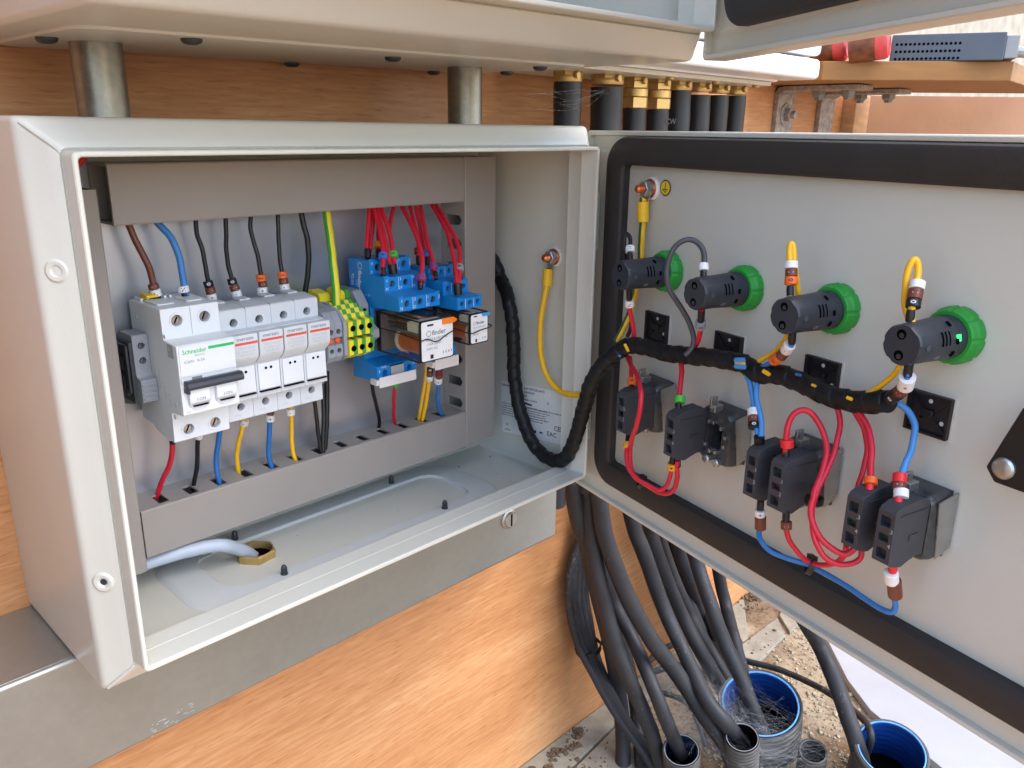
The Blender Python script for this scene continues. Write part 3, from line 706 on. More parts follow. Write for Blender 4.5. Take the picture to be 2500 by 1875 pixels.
# left cheek: grey window, dimples and faint print
MB().box(X0-.15, X0+.1, 38.5, 46, 167, 175).build('side_window', 'sideprint', mb_)
for y, z, r in ((48.3, 178.8, 1.4), (87, 184.5, 1.3), (37, 141, 1.5), (37.2, 134, 1.2), (46, 129.6, 1.6), (66, 152.5, 1.5), (44, 172, .9), (43, 138, 1.7)):
    MB().lathe([(0, r), (.2, r*.9)], (X0, y, z), (-1, 0, 0), 14).build('dimple', 'fuse_plastic', mb_)
for k in range(5): text('1P+N 5A 230V 6000'[k:k+9], 2.4, (X0-.1, 76-6*k, 166-k*5.5), (0, -.25, -1), (0, -1, .25), 'ink_pale', mb_)
b = MB(); b.xprism([(88, 195), (88, 198.4), (84, 199), (78, 198), (78, 196.4), (84, 196.8), (84, 194.6)], 79.6, 87); b.build('clip', 'clip_yellow', mcb, bevel=.3)
b = MB(); b.xprism([(74, 113.4), (78, 113.8), (78, 110.6), (75, 110.2)], 78, 82); b.build('clip', 'brass', mcb, bevel=.3)

# ================================================================== grey end block left of the breaker
gb = thing('terminal_block', 'grey terminal block with two holes clipped left of the white breaker', 'terminal block', (70, 85, 130))
b = MB(); b.xprism([(98, 128), (98, 172), (90, 176.5), (72.4, 176.5), (72, 176), (72, 152.6), (70.5, 150.6), (66.4, 149.6), (66, 149), (66, 136), (68, 135), (84, 131)], 65.6, 75, skip=(4,))
b.hole((65.6, 72, 176), (1, 0, 0), (0, 0, -1), 9.4, 11, 5, 6.4, 2.2, (0, 6, 0)); b.hole((65.6, 72, 165), (1, 0, 0), (0, 0, -1), 9.4, 12.4, 5, 4.6, 2.2, (0, 6, 0))
go = b.build('body', 'grey_plastic', gb, ang=24)
for k in range(4): MB().box(66, 75, 65.2, 66.1, 137.2+k*3, 138.6+k*3).build('rib', 'grey_plastic', go, bevel=.3)
for z in (169.6, 160.4): screw(gb, (70.6, 77, z), (0, -1, 0), 2.0, (.5, 0, 1))
b = MB(); b.box(64, 65.6, 74, 97, 134, 172); b.build('side_frame', 'darkgrey_plastic', gb)
b = MB()
for y0, y1, z0, z1 in ((76, 80, 140, 170), (80, 90, 166, 170), (84, 88, 140, 162), (80, 92, 150, 154), (80, 95, 138, 141)): b.box(62.4, 64, y0, y1, z0, z1)
b.build('contact_frame', 'bolt', gb, bevel=.4)

# ================================================================== four fuse holders
FW = 17.62
def fuse(x0):
    t = thing('fuse_holder', '', 'fuse holder', (x0+FW/2, 60, 114), 'white fuse holders in a row on the rail')
    x1 = x0+FW-.25
    prof = [(97, 122), (97, 184), (70, 188.6), (68, 188.8), (54.2, 187.4), (53.5, 186.6), (53.4, 174.6), (46.8, 174.0), (46.8, 133), (46.6, 132.4), (46.6, 129.6), (53.2, 128.6), (53.6, 128), (53.6, 115), (54, 114.4), (80, 117)]
    b = MB(); b.xprism(prof, x0, x1, skip=(5, 12))
    b.hole((x0, 53.5, 186.6), (1, 0, 0), (0, -.1/12, -1), FW-.25, 12, 9, 7.9, 2.65, (0, 7, 0))
    b.hole((x0, 53.6, 128), (1, 0, 0), (0, 0, -1), FW-.25, 13, 9, 4.7, 2.5, (0, 7, 0))
    o = b.build('body', 'fuse_plastic', t, ang=24, bevel=.4)
    screw(t, (x0+9, 58.6, 178.7), (0, -1, 0), 2.3, (.5, 0, 1), 'zinc_dull'); screw(t, (x0+9, 58.6, 123.3), (0, -1, 0), 2.2, (.5, 0, 1), 'zinc_dull')
    b = MB(); b.xprism([(46.7, 152), (46.4, 173.6), (43, 174), (39.6, 173.8), (39.3, 173), (39.6, 160), (40.6, 157.6), (46.1, 152.4)], x0+.3, x1-.3); d = b.build('fuse_drawer', 'fuse_plastic', t, bevel=.6)
    b = MB(); b.xprism([(46.7, 133.8), (46.7, 151.8), (45.6, 151.6), (45.2, 134.4)], x0+1.2, x1-1.0); fl = b.build('flap', 'white_plastic', t, bevel=.4)
    MB().box(x0+1.2, x1-1.2, 44.6, 46.5, 132.9, 133.5).build('gap', 'void', t)
    for dx in (6.6, 10.2): MB().lathe([(0, .95), (.1, .9)], (x0+dx, 45.42, 148.3), (0, -1, 0), 12).build('test_hole', 'void', fl)
    # sloped ledge in front of the wire entry
    MB().box(x0+5.5, x0+13, 70, 80, 188.3, 189.6).build('ledge', 'fuse_plastic', o, bevel=.4)
    MB().box(x1-.5, x1+.1, 53.6, 62, 186.4, 187.6).build('notch', 'ink_grey', o)
    MB().box(x0+1.6, x1-.9, 39.15, 39.45, 167.6, 169.1).build('red_bar', 'bar_red', d)
    text('mersen', 3.3, (x0+2.6, 39.2, 171.4), (1, 0, 0), UZ, 'ink_grey', d, stretch=1.15, bold=.03)
    for k, (s, sz) in enumerate((('CMS10 10x38', 1.9), ('IEC 60269-2  32A', 1.7), ('690V AC 3W', 1.7), ('110kA', 1.5))): text(s, sz, (x0+8.8, 39.3, 165.4-k*2.2), (1, 0, 0), UZ, 'ink_pale', d, align='CENTER')
    text('CMS101', 1.7, (x0+3, 53.5, 118), (1, 0, 0), UZ, 'ink_pale', o)
    return t
f0 = fuse(112.6)
fl_ = ['first white fuse holder with red bar, partly behind the breaker', 'second white fuse holder from the breaker, with red bar', 'third white fuse holder from the breaker, with red bar', 'fourth white fuse holder, beside the grey terminals']
f0['label'] = fl_[0]
for k in (1, 2, 3): copy_tree(f0, (FW*k, 0, 0), fl_[k])

# ================================================================== rail terminals
def grey_term(x0, label):
    t = thing('terminal_block', label, 'terminal block', (x0+2.9, 80, 140), 'grey rail terminals beside the fuse holders')
    b = MB(); b.xprism([(98, 136), (98, 176), (70, 180), (60, 178.6), (50, 176.6), (45.4, 171.4), (44, 168.5), (44, 159.6), (47, 158.6), (47, 155.2), (44, 154.4), (44, 146), (47, 142), (70, 138)], x0, x0+5.7, skip=(6, 10))
    b.hole((x0, 44, 168.5), (1, 0, 0), (0, 0, -1), 5.7, 8.9, 2.85, 5.0, 1.9, (0, 8, 0)); b.hole((x0, 44, 154.4), (1, 0, 0), (0, 0, -1), 5.7, 8.4, 2.85, 4.2, 1.75, (0, 8, 0))
    b.build('body', 'grey_plastic', t, ang=24)
    MB().lathe([(0, 2.1), (1.6, 2.1), (2.2, 1.5)], (x0+2.85, 46.9, 157), (0, -1, 0), 14).build('orange_button', 'orange_red', t)
    MB().box(x0+.5, x0+5.2, 50, 62, 171, 174.5).build('bridge_slot', 'darkgrey_plastic', t) if False else None
    return t
g0 = grey_term(183.4, 'grey rail terminal with orange button nearest the fuse holders'); copy_tree(g0, (5.9, 0, 0), 'grey rail terminal with orange button, next to the grey end plate')
ep = MB(); ep.xprism([(98, 134), (98, 177), (64, 180), (50, 176), (43, 170), (42.4, 168), (42.4, 146), (48, 141), (70, 137)], 195.4, 198.2)
o = ep.build('end_plate', 'grey_plastic', base=(197, 70, 150), bevel=.3); tag(o, 'flat grey end plate between grey and striped terminals', 'end plate')
def earth_term(x0, label):
    t = thing('earth_terminal', label, 'earth terminal', (x0+3.5, 80, 140), 'yellow and green striped earth terminals')
    for dx, m, w0 in ((0, 'term_yellow', 3.5), (3.5, 'term_green', 3.5)):
        up_ = [(44, 169.8), (41, 169.5), (41, 158.8), (50, 157.8), (50, 156.8), (41, 156.2), (41, 145.6), (44, 144.4), (46, 143), (50, 142.6), (52, 140.6), (58, 140), (60, 138), (98, 137), (98, 178), (66, 179), (64, 176.4), (60, 177.6), (58, 174.6), (54, 175.6), (52, 172.4), (48, 173.4), (46.4, 170.6)]
        if m == 'term_green': up_ = [(y+.35 if y < 60 else y, z) for y, z in up_]
        b = MB(); b.xprism(up_, x0+dx, x0+dx+w0); b.build('half', m, t, ang=24)
    for z in (164.4, 150.2):
        MB().lathe([(0, 2.15), (.5, 2.1)], (x0+3.5, 41.2, z), (0, -1, 0), 16).build('hole', 'void', t)
    return t
e0 = earth_term(198.5, 'striped earth terminal nearest the grey ones'); copy_tree(e0, (7, 0, 0), 'middle striped earth terminal, under the green yellow wire'); copy_tree(e0, (14, 0, 0), 'striped earth terminal nearest the blue relay socket')
for x, m, l in ((196.6, 'term_yellow', 'yellow upright tab behind the striped terminals, nearest the fuses'), (214, 'term_yellow', 'yellow upright tab right of the green yellow wire'), (218.4, 'term_green', 'green upright tab behind the striped terminals')):
    o = MB().xprism([(90, 172), (90, 184), (86, 186), (74, 184.6), (72, 182), (72, 172)], x, x+(9 if x < 200 else 4.2)).build('terminal_tab', m, base=(x, 80, 172), bevel=.5); tag(o, l, 'terminal tab', 'upright tabs behind the earth terminals')
eb = thing('end_stop', 'grey end stop with a round hole behind the striped terminals', 'end stop', (226, 80, 140))
b = MB(); b.xprism([(98, 136), (98, 184), (70, 184), (62, 174), (62, 166), (54, 160), (50, 158), (50, 152), (56, 148), (60, 140)], 223, 231); b.build('body', 'grey_plastic', eb, bevel=.4)
MB().lathe([(0, 2), (.3, 1.9)], (227, 62, 170), (0, -1, 0), 14).build('hole', 'void', eb)

# ================================================================== blue relay sockets and relays
def socket(x0, w, ys, zs, low, label, nums, hole_r, base):
    """ys: depth of the three steps (top, middle, nose), zs: their z spans"""
    t = thing('relay_socket', label, 'relay socket', base, 'blue relay sockets')
    (yt, ym, yn), ((t0, t1), (m0, m1), (n0, n1)) = ys, zs
    yb = yt+26
    prof = [(yb, low-8), (yb, t1-.2), (yt, t1), (yt, t0), (ym, m1), (ym, m0), (yn, n1), (yn, n0), (yn+34, n0-1.2), (yn+34, low+20), (yn+44, low+18), (yn+44, low+8), (yn+29.5, low+5), (yn+29, low+4.4), (yn+29, low-6), (yn+33, low-7)]
    b = MB(); b.xprism(prof, x0, x0+w, skip=(2, 4, 6, 13))
    cw = w/3
    for (yy, z0, z1) in ((yt, t0, t1), (ym, m0, m1), (yn, n0, n1)):
        for k in range(3): b.hole((x0+cw*k, yy, z1), (1, 0, 0), (0, 0, -1), cw, z1-z0, cw*.5+.8-.4*k, (z1-z0)*.48, hole_r, (0, 5, 0))
    ll = (low+4.4)-(low-6)
    for k in range(3):
        if k == 1: b.quad((x0+cw, yn+29, low+4.4), (x0+2*cw, yn+29, low+4.4), (x0+2*cw, yn+29, low-6), (x0+cw, yn+29, low-6))
        else: b.hole((x0+cw*k, yn+29, low+4.4), (1, 0, 0), (0, 0, -1), cw, ll, cw*.6 if k == 0 else cw*.45, ll*.5, hole_r, (0, 5, 0))
    o = b.build('body', 'blue_plastic', t, ang=24, bevel=.25)
    i = 0
    for (yy, z0, z1) in ((yt, t0, t1), (ym, m0, m1), (yn, n0, n1)):
        for k in range(3):
            cx = x0+cw*k+cw*.5+.8-.4*k
            screw(t, (cx, yy+2.6, z1-(z1-z0)*.48), (0, -1, 0), hole_r*.85, (.4, 0, 1), 'steel')
            if nums:
                a, c_ = nums[i]; sx = cx-hole_r-2.4
                if a: text(a, 2.9, (sx, yy-.08, z1-2.2), (1, 0, 0), UZ, 'ink_white', o, align='CENTER')
                if c_: text(c_, 2.9, (sx-.2, yy-.08, z0+2.0), (1, 0, 0), UZ, 'ink_white', o, align='CENTER')
            i += 1
            if k: MB().box(x0+cw*k-.15, x0+cw*k+.15, yy-.12, yy+.2, z0+.6, z1-.6).build('line', 'ink_white', o)
    # raised lips beside the terminals and hollows on the treads
    for yy, z1 in ((yt, t1), (ym, m1), (yn, n1)):
        MB().box(x0, x0+4.5, yy, yy+2.6, z1, z1+1.1).build('lip', 'blue_plastic', o, bevel=.3); MB().box(x0+w-4.5, x0+w, yy, yy+2.6, z1, z1+1.1).build('lip', 'blue_plastic', o, bevel=.3)
    for yy, z1, d in ((ym, m1, yt-ym), (yn, n1, ym-yn)):
        for k in range(3): MB().lathe([(0, hole_r*1.0), (.15, hole_r*.95)], (x0+cw*(k+.5), yy+d*.55, z1-.0), (0, 0, 1), 16).build('wire_entry', 'void' if False else 'w_bluedk', o)
    return t, o
s1, sb = socket(233.9, 37.6, (63, 46, 30), ((195, 205), (184.8, 195), (173, 182.6)), 121.5, 'larger blue relay socket stepped in three tiers, beside the striped terminals',
    [('9', '31'), ('8', '21'), ('7', '11'), ('6', '34'), ('5', '24'), ('4', '14'), ('3', '32'), ('2', '22'), ('1', '12')], 2.35, (252, 70, 115))
text('COM', 2.2, (270.6, 62.9, 203.6), (0, 0, -1), (1, 0, 0), 'ink_white', sb); text('NC', 2.2, (270.9, 29.9, 181), (0, 0, -1), (1, 0, 0), 'ink_white', sb)
text('finder', 6, (233.85, 75, 197), (0, .12, -1), (0, -1, -.12), 'ink_white', sb, stretch=1., bold=.1); text('TYPE', 2.3, (233.85, 79.5, 190), (0, .12, -1), (0, -1, -.12), 'ink_white', sb); text('92.03', 4, (233.85, 84, 194), (0, .12, -1), (0, -1, -.12), 'ink_white', sb, bold=.05)
b = MB()
for k in range(20):
    a0, a1 = 2*math.pi*k/20, 2*math.pi*(k+1)/20; f = lambda a, q: V(233.8, 74.6+math.cos(a)*q, 200.4+math.sin(a)*q)
    b.quad(f(a0, 2.6), f(a1, 2.6), f(a1, 2.1), f(a0, 2.1))
b.build('emblem', 'ink_white', sb)
text('A2', 2.2, (235.6, 58.9, 118), (1, 0, 0), UZ, 'ink_white', sb); text('B', 2.2, (235.8, 58.9, 122.6), (1, 0, 0), UZ, 'ink_white', sb); text('COIL', 2.2, (238.2, 58.9, 125.6), (1, 0, 0), UZ, 'ink_white', sb); text('A1', 2.2, (268, 58.9, 123.4), (1, 0, 0), UZ, 'ink_white', sb)
MB().box(246.6, 258.8, 58.2, 58.9, 116.6, 125).build('window', 'tab_blue' if False else 'sideprint', sb)
text('UL  CE', 2.2, (233.8, 70, 180), (0, -1, 0), UZ, 'ink_white', sb)
s2, sb2 = socket(279, 24.6, (51, 34.5, 19), ((188.4, 196.4), (178, 187.4), (169.3, 177.4)), 129, 'smaller blue relay socket stepped in three tiers, near the right duct',
    [('5', ''), ('', ''), ('', ''), ('', ''), ('', ''), ('', ''), ('', ''), ('', ''), ('', '')], 1.9, (291, 60, 120))
# white tags on the lower ends
for x0, x1, y, z0, z1, l in ((233.7, 268.6, 55.4, 110.8, 119, 'blank white tag clipped below the larger blue socket'), (279, 303.2, 44.4, 118, 126.6, 'blank white tag below the smaller blue socket')):
    t = thing('tag_holder', l, 'tag', ((x0+x1)/2, y, z0), 'white tags under the relay sockets')
    MB().box(x0, x1, y, y+1, z0, z1).build('plate', 'white_warm', t, bevel=.4); MB().box(x0-2.2, x0+2, y+1, y+9, z0+2, z1-2).build('bracket', 'w_cream', t, bevel=.3)
def relay(x0, x1, yf, yb, z0, z1, tabm, label, base, big):
    t = thing('relay', label, 'relay', base, 'clear plug in relays')
    w = x1-x0
    MB().box(x0+.8, x1-.8, yb-3, yb+6, z0+.5, z1-.5).build('plug_base', 'relay_base', t)
    # clear case as five thin walls
    c = MB()
    c.box(x0, x0+.7, yf+1, yb, z0, z1); c.box(x1-.7, x1, yf+1, yb, z0, z1); c.box(x0+.7, x1-.7, yf+1, yb, z1-.7, z1); c.box(x0+.7, x1-.7, yf+1, yb, z0, z0+.7)
    c.build('clear_case', 'smoky', t, smooth=False)
    b = MB()
    for xx in (x0, x1-.9):
        for zz in (z0, z1-.9): b.box(xx-.02, xx+.92, yf+1, yb, zz-.02, zz+.92)
    b.box(x0-.05, x0+.9, yb-4, yb, z0, z1); tag(b.build('case_edges', 'black_plastic', t), kind='stuff')
    b = MB(); rr = rrect(x0+.1, x1-.1, z0+.1, z1-.1, 2); b.prism([((x, yf, z), (x, yf+1.6, z)) for x, z in rr]); b.build('front_rim', 'black_plastic', t)
    b = MB(); rr = rrect(x0+1, x1-1, z0+1, z1-1, 1.6); b.prism([((x, yf-.25, z), (x, yf+.2, z)) for x, z in rr]); f = b.build('front_label', 'paper', t)
    # works inside: coil, bobbin cheeks, contact blades, yoke
    yc = (yf+yb)/2; zc = z0+(z1-z0)*.30; R = (z1-z0)*.30
    L = yb-yf
    MB().lathe([(0, R), (L*.5, R)], (x0+w*.5, yf+L*.16, zc+1), (0, 1, 0), 22).build('coil', 'coil_orange', t)
    for q in (.12, .68): MB().lathe([(0, R*1.16), (1.6, R*1.16)], (x0+w*.5, yf+L*q, zc+1), (0, 1, 0), 22).build('bobbin_cheek', 'bobbin', t)
    MB().box(x0+w*.12, x1-w*.12, yf+L*.1, yf+L*.8, z0+(z1-z0)*.60, z0+(z1-z0)*.66).build('yoke', 'zinc_dull', t)
    MB().box(x0+2, x1-2, yf+L*.1, yf+L*.34, z0+(z1-z0)*.68, z1-3).build('contact_carrier', 'bobbin', t, bevel=.5)
    b = MB()
    for k in range(3):
        xx = x0+w*(.2+.3*k); b.box(xx-1.2, xx+1.2, yf+L*.3, yf+L*.86, z0+(z1-z0)*.74, z0+(z1-z0)*.77); b.box(xx-1.2, xx+1.2, yf+L*.4, yf+L*.86, z0+(z1-z0)*.86, z0+(z1-z0)*.89)
    b.build('contact_blades', 'copper', t)
    MB().box(x0+w*.5, x1-2, yf+L*.55, yf+L*.9, z0+(z1-z0)*.7, z1-4).build('block', 'bobbin', t, bevel=.5)
    q = w/31.
    MB().box(x1-w*.36, x1-w*.02, yf-1.6, yf+.8, z1-4.6*q-.2, z1-.6).build('test_button', tabm, t, bevel=.5)
    b = MB(); b.prism([((x1-w*.03, yf-1.6, z1-4.6*q-.2), (x1-w*.03, yf+.8, z1-4.6*q-.2)), ((x1+w*.08, yf-1.6, z1-2.8*q), (x1+w*.08, yf+.8, z1-2.8*q)), ((x1-w*.03, yf-1.6, z1-.6), (x1-w*.03, yf+.8, z1-.6))]); b.build('test_button_tip', tabm, t)
    fx_ = lambda u: x0+w*u
    MB().box(fx_(.2), fx_(.38), yf-.4, yf-.2, z1-4.0*q-.4, z1-2.6*q-.4).build('flag_window', 'ink', f)
    text('finder', 4.4*q+.5, (fx_(.34), yf-.32, z0+(z1-z0)*.68), (1, 0, 0), UZ, 'ink_grey', f, stretch=1.1, bold=.1)
    bb = MB(); 
    for k in range(20):
        a0, a1 = 2*math.pi*k/20, 2*math.pi*(k+1)/20; g_ = lambda a, qq: V(fx_(.24)+math.cos(a)*qq, yf-.33, z0+(z1-z0)*.68+math.sin(a)*qq)
        bb.quad(g_(a0, 2.2*q), g_(a1, 2.2*q), g_(a1, 1.7*q), g_(a0, 1.7*q))
    bb.build('emblem', 'ink_grey', f)
    for k, s in enumerate((('62.33.8.240.0040', '~16A 250V~', '240V AC') if big else ('55.33.9.024.0010', '10A 250V~', '24V DC'))): text(s, 2.9*q, (fx_(.16), yf-.32, z0+(z1-z0)*(.54-.115*k)), (1, 0, 0), UZ, 'ink_grey', f)
    MB().box(fx_(.28), fx_(.37), yf-.4, yf-.2, z0+(z1-z0)*.07, z0+(z1-z0)*.17).build('code_square', 'ink', f)
    for k in range(4 if big else 3): MB().box(fx_(.66+.085*k), fx_(.675+.085*k), yf-.4, yf-.2, z0+(z1-z0)*.14, z0+(z1-z0)*.2).build('tick', 'ink', f)
    return t
r1 = relay(236, 267, 10, 60, 138.8, 169, 'orange_plastic', 'clear relay with orange test button and white label, in the larger socket', (251, 35, 139), True)
r2 = relay(278.4, 297, 5, 46, 145.6, 168.8, 'tab_blue', 'small clear relay with blue test button, in the smaller socket', (288, 25, 146), False)
